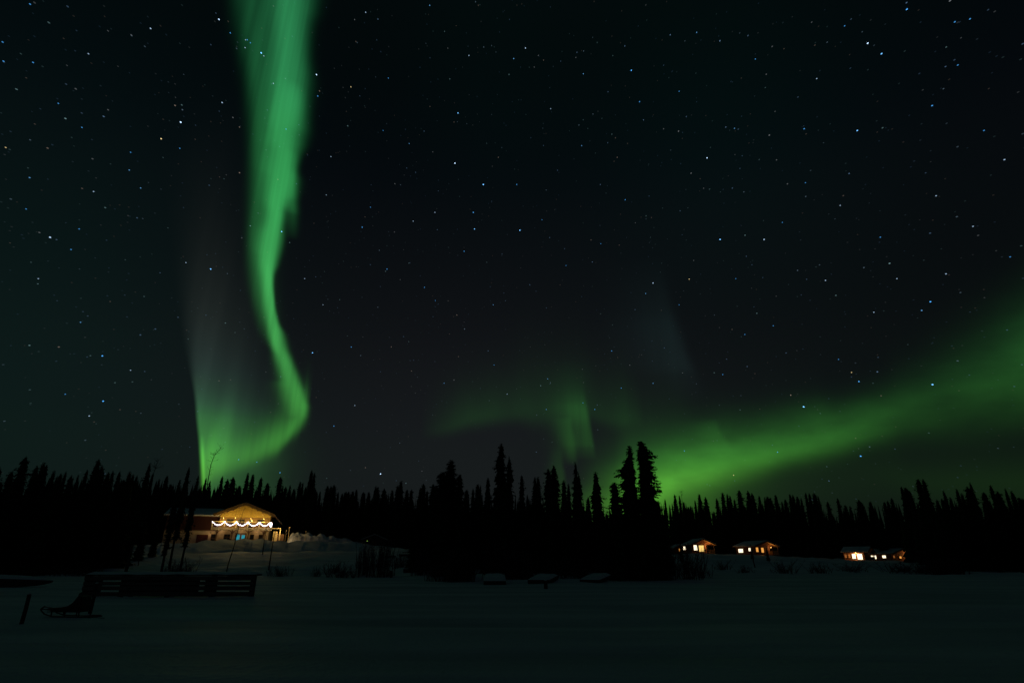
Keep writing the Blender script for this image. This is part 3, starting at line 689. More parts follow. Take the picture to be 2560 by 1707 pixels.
(66.57,92.77,0.12,8.65,'w1',1.25,13),
(70.97,96.66,0.22,9.47,'m0',1.46,13),
(73.04,96.83,0.23,10.16,'w1',1.53,14),
(79.77,103.83,0.48,10.68,'r0',1.27,14),
(74.54,95.04,0.19,10.11,'m0',1.11,14),
(78.06,97.69,0.28,10.0,'m1',1.09,14),
(76.91,94.64,0.19,9.03,'m0',1.06,14),
(82.36,99.14,0.34,10.06,'w1',1.58,14),
(76.47,90.62,0.1,9.27,'w1',1.08,14),
(75.82,88.19,0.05,8.99,'w1',1.14,14),
(-11.7,74.09,0.44,7.76,'w0',1.25,7),
(-10.8,74.8,0.52,7.65,'w1',1.25,7),
(-10.41,78.56,0.77,8.14,'w1',1.25,7),
(-8.98,75.3,0.59,7.38,'m0',1.25,7),
(-7.83,71.24,0.39,7.43,'m0',1.25,7),
(-7.82,76.97,0.71,7.2,'m0',1.25,7),
(-6.36,74.86,0.61,7.52,'m0',1.25,7),
(-5.58,73.3,0.53,7.42,'w1',1.25,7),
(-5.13,75.49,0.66,7.23,'w0',1.25,7),
(-4.47,78.73,0.87,8.11,'w1',1.25,7),
(-3.13,74.77,0.66,7.66,'w0',1.25,7),
(-2.32,70.21,0.43,7.48,'w1',1.25,7),
(-1.32,72.45,0.56,7.69,'w1',1.25,7),
(-0.37,78.36,0.91,7.42,'m0',1.25,7),
(0.16,77.4,0.86,7.19,'m0',1.25,7),
(0.99,76.93,0.82,8.09,'m0',1.25,7),
(1.99,70.37,0.47,6.86,'m0',1.25,7),
(2.95,75.25,0.72,7.89,'w1',1.25,7),
(4.17,79.38,0.95,7.26,'w0',1.25,7),
(4.12,70.3,0.46,6.87,'m0',1.25,7),
(5.84,78.7,0.9,7.71,'m0',1.25,7),
(5.89,72.49,0.56,6.42,'w1',1.25,7),
(6.9,72.66,0.57,6.99,'w1',1.25,7),
(8.07,74.22,0.63,6.44,'w0',1.25,7),
(8.85,72.61,0.47,7.19,'m0',1.25,7),
(9.36,72.93,0.44,6.86,'w0',1.25,7),
(10.75,74.41,0.42,7.04,'w1',1.25,7),
(11.17,74.07,0.37,7.4,'m0',1.25,7),
(12.03,72.45,0.21,7.06,'w0',1.25,7),
(12.81,73.84,0.19,7.23,'m0',1.25,7),
(13.06,70.48,0.04,6.94,'m0',1.25,7),
(13.79,69.73,0.0,7.23,'w1',1.25,7),
(15.48,73.55,0.01,7.48,'w1',1.25,7),
(17.39,77.64,0.02,7.25,'w0',1.25,7),
(17.65,76.7,0.0,7.79,'w1',1.25,7),
(19.13,77.39,0.0,8.09,'w1',1.25,7),
(19.05,75.29,0.0,7.19,'w0',1.25,7),
(11.28,71.11,0.22,6.94,'w0',1.2,7),
(11.1,68.1,0.1,6.39,'m0',1.3,7),
(10.57,69.2,0.18,6.3,'m1',1.3,7)]
NAMED = [
(-45.66, 72.88, 0.0, 13.37, 'b0', 1.0, 'tall bare-trunked spruce nearest the slatted dock, leftmost of the bare trunks'),
(-42.52, 74.75, 0.0, 11.63, 'b1', 0.9, 'bare-trunked spruce second from the left, over the middle of the slatted dock'),
(-49.64, 89.1, 0.59, 14.76, 'b0', 0.85, 'bare-trunked spruce farther up the bank, before the dark lodge wing'),
(-40.78, 75.72, 0.02, 12.26, 'b1', 0.8, 'bare-trunked spruce beside the bare willow bush, nearest the lodge garage door'),
(-59.86, 94.66, 1.17, 7.5, 'w0', 1.2, 'broad low spruce at the right end of the left forest, above the dock end'),
(-61.55, 100.68, 1.67, 6.47, 'w1', 1.1, 'low spreading spruce left of the bare trunks, on the bank behind the dock'),
(-62.98, 106.82, 2.15, 5.56, 'w0', 1.1, 'small dark spruce between the two leftmost bare trunks, higher on the bank'),
(-64.37, 112.94, 2.63, 3.86, 'w1', 1.0, 'smallest dark spruce below the left end of the lodge wing'),
(-7.3, 61.57, 0.05, 10.62, 'c0', 1.15, 'short round-shouldered spruce on the left of the blunt-topped grove tree'),
(-6.72, 63.65, 0.1, 12.09, 'c1', 1.2, 'broad blunt-topped spruce at the left end of the near shore grove'),
(-5.62, 62.75, 0.09, 10.49, 'c0', 0.75, 'narrow spruce on the right side of the blunt-topped grove tree'),
(-2.72, 65.94, 0.24, 10.44, 'm1', 1.0, 'small pointed spruce close left of the tall ragged grove spire'),
(-1.17, 61.99, 0.14, 13.68, 'g0', 1.15, 'tall ragged spruce spire above the first snowy dock section'),
(-0.32, 65.0, 0.25, 12.61, 'g1', 0.85, 'ragged spruce leaning on the right side of the tallest left spire'),
(1.09, 65.99, 0.29, 10.67, 'r1', 0.8, 'thin isolated spruce between the ragged spires and the dense middle group'),
(2.66, 67.95, 0.36, 10.64, 's1', 1.0, 'narrow twin spruce, left stem, at the start of the dense middle group'),
(2.99, 66.93, 0.32, 10.5, 's0', 1.1, 'narrow twin spruce, right stem, at the start of the dense middle group'),
(4.14, 65.87, 0.27, 11.34, 'r0', 1.0, 'fork-topped spruce in the middle of the shore grove'),
(4.88, 67.82, 0.35, 11.97, 'c2', 0.95, 'dense wide spruce with a nub top in the middle of the shore grove'),
(5.82, 65.74, 0.26, 10.13, 'r1', 0.9, 'low thin spruce right of the dense nub-topped spruce'),
(6.72, 69.68, 0.43, 9.97, 's0', 0.9, 'lowest spruce left of the needle-tipped one in the grove'),
(6.97, 63.62, 0.17, 11.8, 'n0', 0.9, 'needle-tipped spruce spire above the third snowy dock section'),
(7.5, 65.57, 0.21, 10.86, 'g1', 0.75, 'bushy spruce joined to the right of the needle-tipped spire'),
(8.8, 61.37, 0.03, 10.62, 'o0', 1.15, 'lone open-branched spruce standing clear against the green glow'),
(12.1, 58.77, 0.0, 12.9, 'p0', 1.28, 'largest spruce with long left limbs, left of the tall pair'),
(13.38, 59.51, 0.0, 13.55, 'p1', 1.28, 'highest spruce, right of the tall pair, with limbs over the green band'),
(9.98, 57.13, 0.0, 9.02, 'c0', 1.0, 'rounded spruce under the long left limbs of the largest spruce'),
(15.26, 64.21, 0.0, 9.37, 'm0', 1.0, 'low spruce skirting the right foot of the tall pair'),
(15.35, 62.13, 0.0, 7.69, 's0', 1.0, 'small spruce tip at the right foot of the tall pair'),
(46.84, 119.12, 1.83, 3.13, 'q0', 1.0, 'young snow-tipped spruce in front of the second cabin roof'),
(47.87, 114.39, 1.44, 3.11, 'q0', 1.1, 'young spruce hiding the front windows of the second cabin'),
(32.08, 115.63, 1.75, 3.55, 'q0', 1.3, 'dark young spruce left of the first cabin with light showing through')]
for x, y, z, h, var, wf, zn in TREES:
    plant(x, y, z, h, var, wf, 'spruce_tree', ZONES[zn], 'spruces of the forest sky line, ' + str(('far left', 'left dock', 'left', 'lodge wing', 'lodge gable', 'snow pile', 'low stretch', 'shore grove gaps', 'green band', 'first cabins', 'second cabin', 'cabin gap', 'third cabin', 'last cabin', 'right edge')[zn]))
for x, y, z, h, var, wf, lab in NAMED:
    plant(x, y, z, h, var, wf, 'spruce_tree', lab)

# the wood behind, which reads as one black mass
def far_wood():
    m = MB(); r = random.Random(8)
    for i in range(1000):
        a = r.uniform(-52, 52); R = r.uniform(205, 245) if -24 < a < 33 else r.uniform(140, 190)
        if -33 < a < -20: R = r.uniform(190, 225)
        x, y = R * math.sin(rad(a)), R * math.cos(rad(a)); z0 = terrain(x, y) - .2
        top = lerp(a, [(-50, 5.2), (-41, 5.4), (-37.7, 5.7), (-33.9, 5.8), (-29.5, 5.5), (-21.5, 5.45), (-12.6, 5.45), (.8, 5.6), (12.2, 4.6), (23, 4.6), (29, 3.75), (34.6, 4.05), (41, 3.85), (52, 3.7)])
        h = EYE + R * math.tan(rad(top)) * r.uniform(.86, 1.03) - z0
        w = r.uniform(1.6, 2.6)
        if i > 800: a = r.uniform(-34, -19); R = r.uniform(188, 205); x, y = R * math.sin(rad(a)), R * math.cos(rad(a)); z0 = terrain(x, y) - .2; h = EYE + R * math.tan(rad(lerp(a, [(-34, 5.7), (-28, 5.5), (-19, 5.4)]))) * r.uniform(.93, 1.06) - z0; w = 2.6
        for k in range(9):
            zz = z0 + h * k / 9; ww = w * (1 - k / 9.5); n = 7; b = len(m.v)
            ps = [(x + ww * r.uniform(.6, 1.1) * math.cos(6.283 * j / n), y + ww * r.uniform(.6, 1.1) * math.sin(6.283 * j / n), zz + r.uniform(-.2, .2)) for j in range(n)]
            m.add(ps + [(x, y, zz + h / 9 * 1.9)], [(j, (j + 1) % n, n) for j in range(n)])
    tag(m.build('forest', M['needle']), 'black mass of distant spruce wood behind the lodge and cabins', 'forest', kind='stuff')
far_wood()

# ------------------------------------------------------------------ bare shrubs and saplings
def shrub(seed, stems, spread, lean):
    r = random.Random(seed); m = MB()
    for i in range(stems):
        a = r.uniform(0, 6.283); b = r.uniform(0, spread); p = Vector((b * math.cos(a) * .5, b * math.sin(a) * .5, 0))
        h = r.uniform(.25, 1.0); d = Vector((r.uniform(-lean, lean), r.uniform(-lean, lean), 1)); q = p + d * h * .5; e = q + (d + Vector((r.uniform(-.2, .2), r.uniform(-.2, .2), 0))) * h * .5
        m.tube([p, q, e], [.010, .007, .003], 3)
        for k in range(5):
            s = r.uniform(.2, .95); c = p.lerp(q, s * 2) if s < .5 else q.lerp(e, s * 2 - 1)
            f = c + Vector((r.uniform(-.16, .16), r.uniform(-.16, .16), r.uniform(.08, .26))) * (1.2 - s * .5)
            m.tube([c, f], [.005, .002], 3)
    return m.mesh('shrub', M['twig'])
SV = {'w0': shrub(1, 40, .8, .35), 'w1': shrub(2, 62, 1.0, .4), 'w2': shrub(3, 48, 1.0, .55), 'w3': shrub(4, 80, .95, .14), 'w4': shrub(5, 240, .95, .22)}
BUSHES = [
(-45.62, 72.91, 0.0, 1.8, 0.76, 'w0', 'low twig bush at the foot of the leftmost bare trunk'),
(-39.99, 73.87, 0.0, 3.64, 2.22, 'w1', 'bare willow bush in front of the lodge wing'),
(-26.7, 71.15, 0.0, 2.76, 1.45, 'w2', 'low bare bush right of the slanting sapling'),
(-21.76, 68.63, 0.0, 1.51, 1.48, 'w0', 'small thin bush on the open snow slope right of the lodge'),
(-22.67, 78.8, 0.23, 2.75, 1.81, 'w2', 'rounded dark bush on the snow slope below the snow pile'),
(-18.42, 67.53, 0.0, 3.92, 1.44, 'w1', 'low bush line at the shore beside the snow slope'),
(-16.67, 70.04, 0.05, 2.52, 4.55, 'w3', 'tall bare willow left of the reedy thicket'),
(-14.83, 69.43, 0.07, 3.48, 4.8, 'w3', 'tall dense willow thicket below the small dark shed'),
(-14.11, 78.75, 0.61, 2.24, 2.35, 'w3', 'thin willow behind the dark stub post'),
(-9.91, 67.27, 0.17, 2.85, 4.09, 'w3', 'willow thicket at the left foot of the shore grove'),
(-6.69, 57.61, 0.0, 2.84, 2.56, 'w1', 'dark shore bush below the blunt-topped spruce'),
(-4.68, 55.8, 0.0, 3.13, 2.88, 'w4', 'dark shore bush left of the first snowy dock section'),
(-1.62, 56.98, 0.02, 2.79, 4.02, 'w3', 'frosted twig thicket right behind the first snowy dock section'),
(0.75, 58.0, 0.06, 3.24, 2.73, 'w4', 'dark shore bush between the first two dock sections'),
(3.93, 57.87, 0.05, 3.24, 2.56, 'w1', 'dark shore bush behind the second dock section'),
(6.45, 58.65, 0.05, 2.89, 2.43, 'w2', 'dark shore bush left of the third dock section'),
(9.57, 59.23, 0.0, 3.78, 2.64, 'w4', 'dark shore bush right of the third dock section'),
(11.78, 58.83, 0.0, 3.36, 2.91, 'w1', 'dark shore bush under the tall spruce pair'),
(14.42, 60.3, 0.0, 3.47, 3.19, 'w4', 'dark shore bush at the right foot of the tall spruce pair'),
(17.88, 63.53, 0.0, 4.15, 3.59, 'w1', 'big dark bush below the first cabin'),
(21.16, 68.82, 0.0, 2.52, 2.11, 'w2', 'twiggy bush right of the big dark bush below the first cabin'),
(32.37, 94.61, 0.42, 2.52, 1.62, 'w2', 'round bush on the snow between the first two cabins'),
(31.9, 84.16, 0.04, 2.9, 1.45, 'w0', 'low bush on the snow below the second cabin'),
(37.11, 84.18, 0.02, 3.47, 2.03, 'w2', 'dark bush right of the second cabin'),
(42.88, 85.89, 0.03, 4.03, 1.83, 'w0', 'sparse bush on the slope between second and third cabins'),
(50.23, 91.06, 0.1, 4.36, 1.68, 'w2', 'low bush below the porch light of the third cabin'),
(55.81, 87.76, 0.03, 5.82, 1.83, 'w1', 'low bush below the rightmost cabin'),
(59.65, 85.19, 0.01, 6.55, 2.29, 'w4', 'dark bush under the forest right of the cabins'),
(-60.76, 76.89, 0.04, 6.17, 1.87, 'w4', 'dark bush at the forest foot behind the snow-topped boat'),
(-52.8, 75.34, 0.01, 5.79, 1.62, 'w1', 'dark bush at the forest foot behind the slatted dock')]
for x, y, z, w, h, kind, lab in BUSHES:
    o = bpy.data.objects.new('willow_bush', SV[kind]); COL.objects.link(o); o.location = (x, y, z - .05); o.rotation_euler = (0, 0, rnd.uniform(0, 6))
    o.scale = (w, w, h); tag(o, lab, 'bush')


# thin bare trees: a bent trunk through measured points, with fine twigs
SAPLINGS = [
([(-36.18, 78.02, 0.08), (-36.15, 78.2, 1.43), (-35.94, 78.46, 3.26), (-35.81, 78.69, 5.91), (-35.74, 78.88, 7.07), (-35.66, 79.08, 8.39)], 0.085, 14, 0.7, 'slanting bare sapling crossing the front of the lodge gable'),
([(-31.63, 79.97, 0.19), (-31.65, 80.13, 1.72), (-31.68, 80.27, 3.85), (-31.62, 80.46, 5.62), (-31.77, 80.56, 7.06)], 0.1, 8, 0.5, 'thin dark sapling crossing the right corner of the lodge'),
([(-46.15, 112.93, 2.71), (-46.27, 113.05, 5.22), (-46.35, 113.18, 6.64), (-46.39, 113.32, 9.46)], 0.1, 8, 0.7, 'short thin sapling before the lodge between balcony lights and right corner'),
([(-74.51, 146.1, 5.05), (-75.76, 145.62, 19.1), (-75.89, 145.72, 21.06), (-75.95, 145.86, 24.45), (-75.73, 146.14, 26.6), (-75.29, 146.54, 27.59), (-74.81, 146.96, 28.89)], 0.14, 34, 1.5, 'leafless birch with a bent top, black against the aurora foot'),
([(-58.24, 95.67, 1.19), (-58.85, 95.47, 15.35), (-58.8, 95.68, 16.69), (-58.72, 95.9, 17.51)], 0.07, 16, 1.3, 'leafless thin birch top beside the leaning bare-trunked spruce'),
([(40.46, 102.29, 0.76), (40.39, 102.48, 1.54), (40.41, 102.63, 3.11), (40.44, 102.78, 4.26)], 0.12, 8, 0.5, 'thin leaning stem before the second cabin, under a snowy spruce top'),
([(52.91, 182.48, 3.0), (52.58, 182.74, 20.5), (52.65, 182.87, 21.97)], 0.08, 14, 1.2, 'leafless twig top in the sky line above the first cabin')]
for pts, r0, ntw, tl, lab in SAPLINGS:
    p0 = Vector(pts[0]); o = empty('bare_tree', p0, 0, lab, 'tree'); r = random.Random(len(pts) + ntw)
    P = [Vector(p) - p0 for p in pts]; P[0].z -= .15
    m = MB(); m.tube(P, [r0 * (1 - .8 * i / (len(P) - 1)) for i in range(len(P))], 6); m.build('trunk', M['bark'], o)
    for i in range(ntw):
        b = MB()
        s = r.uniform(.35, 1) * (len(P) - 1); k = min(int(s), len(P) - 2); c = P[k].lerp(P[k + 1], s - k)
        d = Vector((r.uniform(-1, 1), r.uniform(-1, 1), r.uniform(.1, .9))).normalized(); L = tl * r.uniform(.4, 1)
        e = c + d * L; f = e + Vector((r.uniform(-.3, .3), r.uniform(-.3, .3), .3)) * L * .8
        b.tube([c, e, f], [.022, .014, .005], 4)
        for q in range(3):
            g_ = c.lerp(e, r.uniform(.3, 1)); b.tube([g_, g_ + Vector((r.uniform(-1, 1), r.uniform(-1, 1), r.uniform(0, .8))) * L * .35], [.011, .004], 3)
        b.build('branch', M['twig'], o)

# ------------------------------------------------------------------ the lodge
LODGE = (*(-60.5, 137.26, 5.54), )
lx, ly, lz = LODGE
lodge = empty('lodge', (lx, ly, lz), rad(18), 'two storey timber lodge with lit honey gable, long balcony and dark red left wing', 'lodge')
L = lodge
# ground floor and upper floor walls
MB().box(-6.05, 4.65, 0, 12, -.6, 2.9).build('ground_wall', M['plaster'], L)
MB().box(-6.0, 4.6, .03, 12, 2.9, 5.45).build('upper_wall', M['storey'], L)
MB().prism([(-6.0, 5.45), (4.6, 5.45), (4.6, 6.2), (-.9, 8.3), (-6.0, 6.1)], .03, 12).build('gable_wall', M['gable'], L)
# main roof: left slope, right slope, lower right skirt
def slope(x0, z0, x1, z1, y0, y1, t): 
    return MB().prism([(x0, z0), (x1, z1), (x1, z1 + t), (x0, z0 + t)], y0, y1)
slope(-.9, 8.38, -7.15, 5.78, -1.9, 12.4, .22).build('roof', M['brown'], L)
slope(-.9, 8.38, 5.5, 5.9, -1.9, 12.4, .22).build('roof', M['brown'], L)
slope(5.5, 5.9, 7.1, 4.2, -1.2, 12.2, .18).build('roof_skirt', M['brown'], L)
slope(-.9, 8.61, -7.1, 6.02, -1.75, 12.3, .2).build('roof_snow', M['snow'], L)
slope(-.9, 8.61, 5.45, 6.13, -1.75, 12.3, .2).build('roof_snow', M['snow'], L)
slope(5.52, 6.09, 7.05, 4.45, -1.1, 12.1, .16).build('roof_snow', M['snow'], L)
for sx in (-1, 1):                                                   # barge boards
    a = (-.9, -1.96, 8.42); b_ = (-7.2, -1.96, 5.82) if sx < 0 else (5.55, -1.96, 5.94)
    MB().beam(a, b_, .09, .62).build('barge_board', M['barge'], L)
for x, z in ((-5.9, 6.08), (-4.7, 6.55), (-3.5, 7.05), (-2.2, 7.6), (-.9, 8.12), (.4, 7.62), (1.7, 7.1), (3.0, 6.58), (4.3, 6.12)):
    MB().box(x - .1, x + .1, -1.8, .03, z - .13, z + .1).build('purlin', M['brown'], L)
MB().box(-6.02, 4.62, -.06, .025, 5.36, 5.5).build('tie_beam', M['brown'], L)
def window(x0, x1, z0, z1, parent, nx=2, nz=2, y=0.0, pane='glass', frame='brown', fr=.07, name='window'):
    f = MB()
    f.box(x0 - fr, x1 + fr, y - .07, y, z1, z1 + fr).box(x0 - fr, x1 + fr, y - .07, y, z0 - fr, z0).box(x0 - fr, x0, y - .07, y, z0, z1).box(x1, x1 + fr, y - .07, y, z0, z1)
    for i in range(1, nx): xx = x0 + (x1 - x0) * i / nx; f.box(xx - .03, xx + .03, y - .06, y, z0, z1)
    for i in range(1, nz):
        zz = z0 + (z1 - z0) * i / nz
        for j in range(nx): f.box(x0 + (x1 - x0) * j / nx + .03, x0 + (x1 - x0) * (j + 1) / nx - .03, y - .06, y, zz - .03, zz + .03)
    o = f.build(name, M[frame], parent)
    MB().box(x0, x1, y - .045, y - .012, z0, z1).build('pane', M[pane], o)
    return o
for x0, x1 in ((-4.45, -3.1), (-2.15, -.8), (1.95, 3.3)):
    window(x0, x1, 3.7, 5.1, L, 2, 2, .03)
window(.2, .9, 2.98, 4.95, L, 1, 2, .03, name='door')
window(-4.5, -3.3, .7, 1.8, L, 2, 2); window(.9, 1.65, .85, 1.8, L, 1, 1); window(2.75, 3.55, .95, 1.8, L, 1, 2)
dd = MB().box(-2.2, .05, -.09, 0, 1.92, 2.1).box(-2.2, -2.05, -.09, 0, 0, 1.92).box(-.1, .05, -.09, 0, 0, 1.92).box(-1.15, -1.0, -.09, 0, 0, 1.92).box(-2.05, -1.15, -.07, 0, 0, .62).box(-1.0, -.1, -.07, 0, 0, .62).build('door', M['red'], L)
MB().box(-1.92, -1.28, -.05, -.012, .68, 1.82).build('pane', M['blue_glass'], dd)
MB().box(-.88, -.22, -.05, -.012, .68, 1.72).build('pane', M['blue_glass'], dd)
# balcony
bal = MB().box(-7.2, 5.3, -1.75, 0, 2.72, 2.94).build('balcony', M['rail'], L)
BX = [-7.1, -4.6, -2.2, .2, 2.6, 5.2]
for x in BX: MB().box(x - .09, x + .09, -1.74, -1.56, 2.94, 4.42).build('post', M['rail'], bal)
MB().box(-7.25, 5.32, -1.75, -1.55, 4.42, 4.53).build('top_rail', M['rail'], bal)
MB().box(-7.1, 5.2, -1.71, -1.60, 3.06, 3.2).build('lower_rail', M['rail'], bal)
bs = MB()
for i in range(43):
    x = -7.0 + i * .29
    if min(abs(x - q) for q in BX) > .14: bs.box(x - .018, x + .018, -1.67, -1.63, 3.2, 4.42)
bs.build('balusters', M['brown'], bal)
for x in (-5.9, -2.8, .6, 3.8): 
    MB().box(x - .12, x + .12, -1.7, -1.46, -.6, 2.72).build('post', M['brown'], L)
    for s in (-1, 1):
        arc = [(x + s * (.12 + .75 * (1 - math.cos(rad(q)))), 1.9 + .78 * math.sin(rad(q))) for q in range(0, 91, 15)]
        m = MB()
        for p, q in zip(arc, arc[1:]): m.beam((p[0], -1.58, p[1]), (q[0], -1.58, q[1]), .14, .14)
        m.build('arch_brace', M['brown'], L)
# left wing
MB().box(-17, -6.06, 1.5, 10, -.6, 2.7).build('wing_wall', M['plaster'], L)
MB().box(-17, -6.01, 1.53, 9.97, 2.7, 5.7).build('wing_upper_wall', M['red'], L)
MB().box(-17.1, -6.1, 1.38, 1.5, 2.6, 2.78).build('wing_belt', M['brown'], L)
MB().prism_x([(.6, 5.55), (5.7, 7.25), (5.7, 7.43), (.6, 5.73)], -17.6, -6.0).build('wing_roof', M['brown'], L)
MB().prism_x([(10.8, 5.55), (5.7, 7.25), (5.7, 7.43), (10.8, 5.73)], -17.6, -6.0).build('wing_roof', M['brown'], L)
MB().prism_x([(.5, 5.735), (5.7, 7.435), (5.7, 7.75), (.5, 5.98)], -17.5, -6.3).build('wing_roof_snow', M['snow'], L)
gd = MB()
for i in range(4): gd.box(-10.3, -8.0, 1.42 + .004 * i, 1.5, .02 + .44 * i, .44 + .44 * i)
gd.build('garage_door', M['darkred'], L)
window(-7.35, -6.45, .1, 1.85, L, 1, 2, 1.5, name='door')
# stair porch on the right
po = MB().box(5.2, 7.25, -.2, .0, 3.16, 3.34).box(7.07, 7.25, -.2, .0, -.8, 3.16).build('side_porch', M['rail'], L)
MB().box(5.7, 6.65, .05, .2, -.8, 2.6).build('porch_panel', M['rail'], L)
MB().box(6.66, 8.1, .1, .25, -.9, 2.0).build('stair_wall', M['brown'], L)
# eave lamps under the gable overhang that wash the facade and the yard
for x, z in ((-5.0, 5.25), (-2.6, 5.3), (.6, 5.3), (3.4, 5.25)):
    s = MB().box(x - .08, x + .08, -1.93, -1.77, z, z + .16).beam((x, -1.85, z + .16), (x, -1.85, 8.34 - .416 * abs(x + .9)), .03, .03).build('eave_lamp', M['iron'], L)
    MB().octa((x, -1.85, z - .05), .06).build('lamp_glass', M['lamp_glass'], s)
    lamp('lamp_light', s, (x, -2.05, z - .25), 185, (1, .72, .20), .2)
for x in (-5.2, -1.1, 2.2):
    s = MB().box(x - .1, x + .1, -.95, -.75, 2.6, 2.72).build('ceiling_lamp', M['iron'], L)
    lamp('lamp_light', s, (x, -.85, 2.5), 11, (1, .66, .34), .1)
s = MB().box(7.0, 7.3, -.4, -.2, 2.95, 3.12).build('porch_lamp', M['iron'], L)
lamp('lamp_light', s, (7.5, -1.3, 2.8), 150, (1, .68, .28), .15)
s = MB().box(-7.65, -7.45, 1.3, 1.5, 2.1, 2.3).build('wall_lamp', M['iron'], L)
lamp('lamp_light', s, (-7.5, .6, 2.0), 12, (1, .62, .3), .1)

def at_lodge(x, y, z): return lodge_mat @ Vector((x, y, z))
lodge_mat = Matrix.Translation((lx, ly, lz)) @ Matrix.Rotation(rad(18), 4, 'Z')
# string lights in five swags on the balcony rail
st_ = empty('string_lights', at_lodge(0, -1.8, 0), rad(18), 'white string lights hung in five swags along the lodge balcony', 'string lights')
r5 = random.Random(3)
SX = [-7.1, -4.6, -2.2, .2, 2.6, 4.9]
for a, b in zip(SX, SX[1:]):
    w = MB(); bl = MB(); pts = []
    n = 26
    for i in range(n + 1):
        t = i / n; z = 4.42 - .74 * (1 - (2 * t - 1) ** 2); pts.append((a + (b - a) * t, -.16, z))
    w.tube(pts, .012, 4); sw = w.build('wire', M['wire'], st_)
    for p in pts:
        for q in range(2): bl.octa((p[0] + r5.uniform(-.05, .05), p[1] + r5.uniform(-.05, .03), p[2] + r5.uniform(-.06, .05)), .047)
    bl.build('bulbs', M['bulb'], sw)
bl = MB()
for i in range(60):
    v = Vector((r5.gauss(0, 1), r5.gauss(0, 1), r5.gauss(0, 1))).normalized()
    bl.octa((5.05 + v.x * .26, v.y * .26 - .2, 3.95 + v.z * .4), .05)
bl.build('light_ball', M['bulb'], st_)

# things standing before the lodge
def snowmobile(loc, rz, label, colour):
    o = empty('snowmobile', loc, rz, label, 'snowmobile')
    MB().prism([(-1.3, .25), (1.0, .25), (1.35, .45), (1.0, .75), (.35, .95), (.1, .72), (-1.25, .68), (-1.35, .45)], -.28, .28).build('body', colour, o, bevel=.05)
    MB().prism([(-1.2, .69), (-.1, .73), (-.15, .86), (-1.15, .84)], -.2, .2).build('seat', M['iron'], o, bevel=.03)
    MB().prism([(.4, .9), (.75, .72), (.62, 1.15), (.5, 1.15)], -.22, .22).build('windshield', M['glass'], o)
    MB().box(-1.3, .2, -.2, .2, 0, .24).build('track', M['iron'], o, bevel=.05)
    for s in (-1, 1): MB().beam((.3, s * .42, .04), (1.3, s * .42, .04), .14, .04).beam((1.3, s * .42, .04), (1.55, s * .42, .16), .14, .04).beam((.9, s * .42, .05), (.85, s * .25, .4), .04, .04).build('ski', M['iron'], o)
    MB().tube([(.25, -.35, 1.02), (.2, 0, .98), (.25, .35, 1.02)], .02, 6).build('handlebar', M['iron'], o)
    return o
def on(x, y): return Vector((x, y, ground_z(x, y)))
p = at_lodge(-3.4, -3.0, 0); snowmobile(on(p.x, p.y), rad(30), 'red snowmobile parked left of the blue lit lodge door', mat('red snowmobile paint', (.35, .05, .03), .35))
p = at_lodge(1.7, -3.2, 0); snowmobile(on(p.x, p.y), rad(160), 'dark snowmobile parked right of the blue lit lodge door', mat('dark snowmobile paint', (.03, .03, .035), .35))
p = at_lodge(-8.3, -1.5, 0); gl = empty('yard_lamp', on(p.x, p.y), 0, 'small glaring white lamp on a stake before the garage door', 'lamp')
MB().tube([(0, 0, -.1), (0, 0, .75)], .03, 6).build('stake', M['iron'], gl); MB().octa((0, 0, .82), .1).build('lamp_head', M['bulb'], gl)

# ploughed snow pile beside the lodge
PILE = ((-53.56, 142.25), (-31.32, 150.78), [(0, 2.6), (0.06, 3.0), (0.14, 2.9), (0.2, 2.7), (0.27, 2.9), (0.36, 2.75), (0.45, 2.3), (0.52, 1.9), (0.58, 1.9), (0.66, 1.6), (0.8, 1.3), (1, 0.8)])
def pile():
    m = MB(); nx, ny = 90, 26; (ax, ay), (bx, by) = PILE[0], PILE[1]
    d = Vector((bx - ax, by - ay, 0)); Ln = d.length; d.normalize(); q = Vector((-d.y, d.x, 0))
    prof = PILE[2]
    for j in range(ny + 1):
        for i in range(nx + 1):
            s = i / nx; w = (j / ny - .5) * 2
            h = lerp(s, prof); hw = 1.0 + h * .95
            c = max(0, 1 - abs(w) ** 1.7)
            x = ax + d.x * Ln * s + q.x * w * hw; y = ay + d.y * Ln * s + q.y * w * hw
            lump = noise.noise((x * .55, y * .55, 3.3)) * .45 + noise.noise((x * 1.4, y * 1.4, 8.3)) * .24 + noise.noise((x * 3.1, y * 3.1, 1.3)) * .09
            ends = min(1, s * 14, (1 - s) * 8)
            m.v.append((x, y, terrain(x, y) - .25 + c * ends * (h + .25) * (1 + lump * .55)))
    for j in range(ny):
        for i in range(nx): a = j * (nx + 1) + i; m.f.append((a, a + 1, a + nx + 2, a + nx + 1))
    tag(m.build('snow_pile', M['snow'], smooth=True), 'long lumpy ploughed snow pile right of the lodge, warm lit at its left end', 'snow pile')
pile()
for x, y, z, h, lab in [(-51.63, 137.64, 5.04, 3.36, 'short marker stake leaning at the left end of the snow pile'), (-52.11, 140.66, 5.03, 4.23, 'tall thin marker stake behind the left end of the snow pile'), (-48.26, 140.97, 4.96, 3.43, 'stubby snow-topped marker stake behind the middle of the snow pile')]:
    o = empty('marker_stake', (x, y, z), 0, lab, 'stake')
    MB().tube([(0, 0, -.3), (.05, 0, h)], .05, 6).build('pole', M['rail'], o)
    MB().box(-.09, .16, -.03, .03, h - .25, h - .05).build('marker', M['rail'], o)

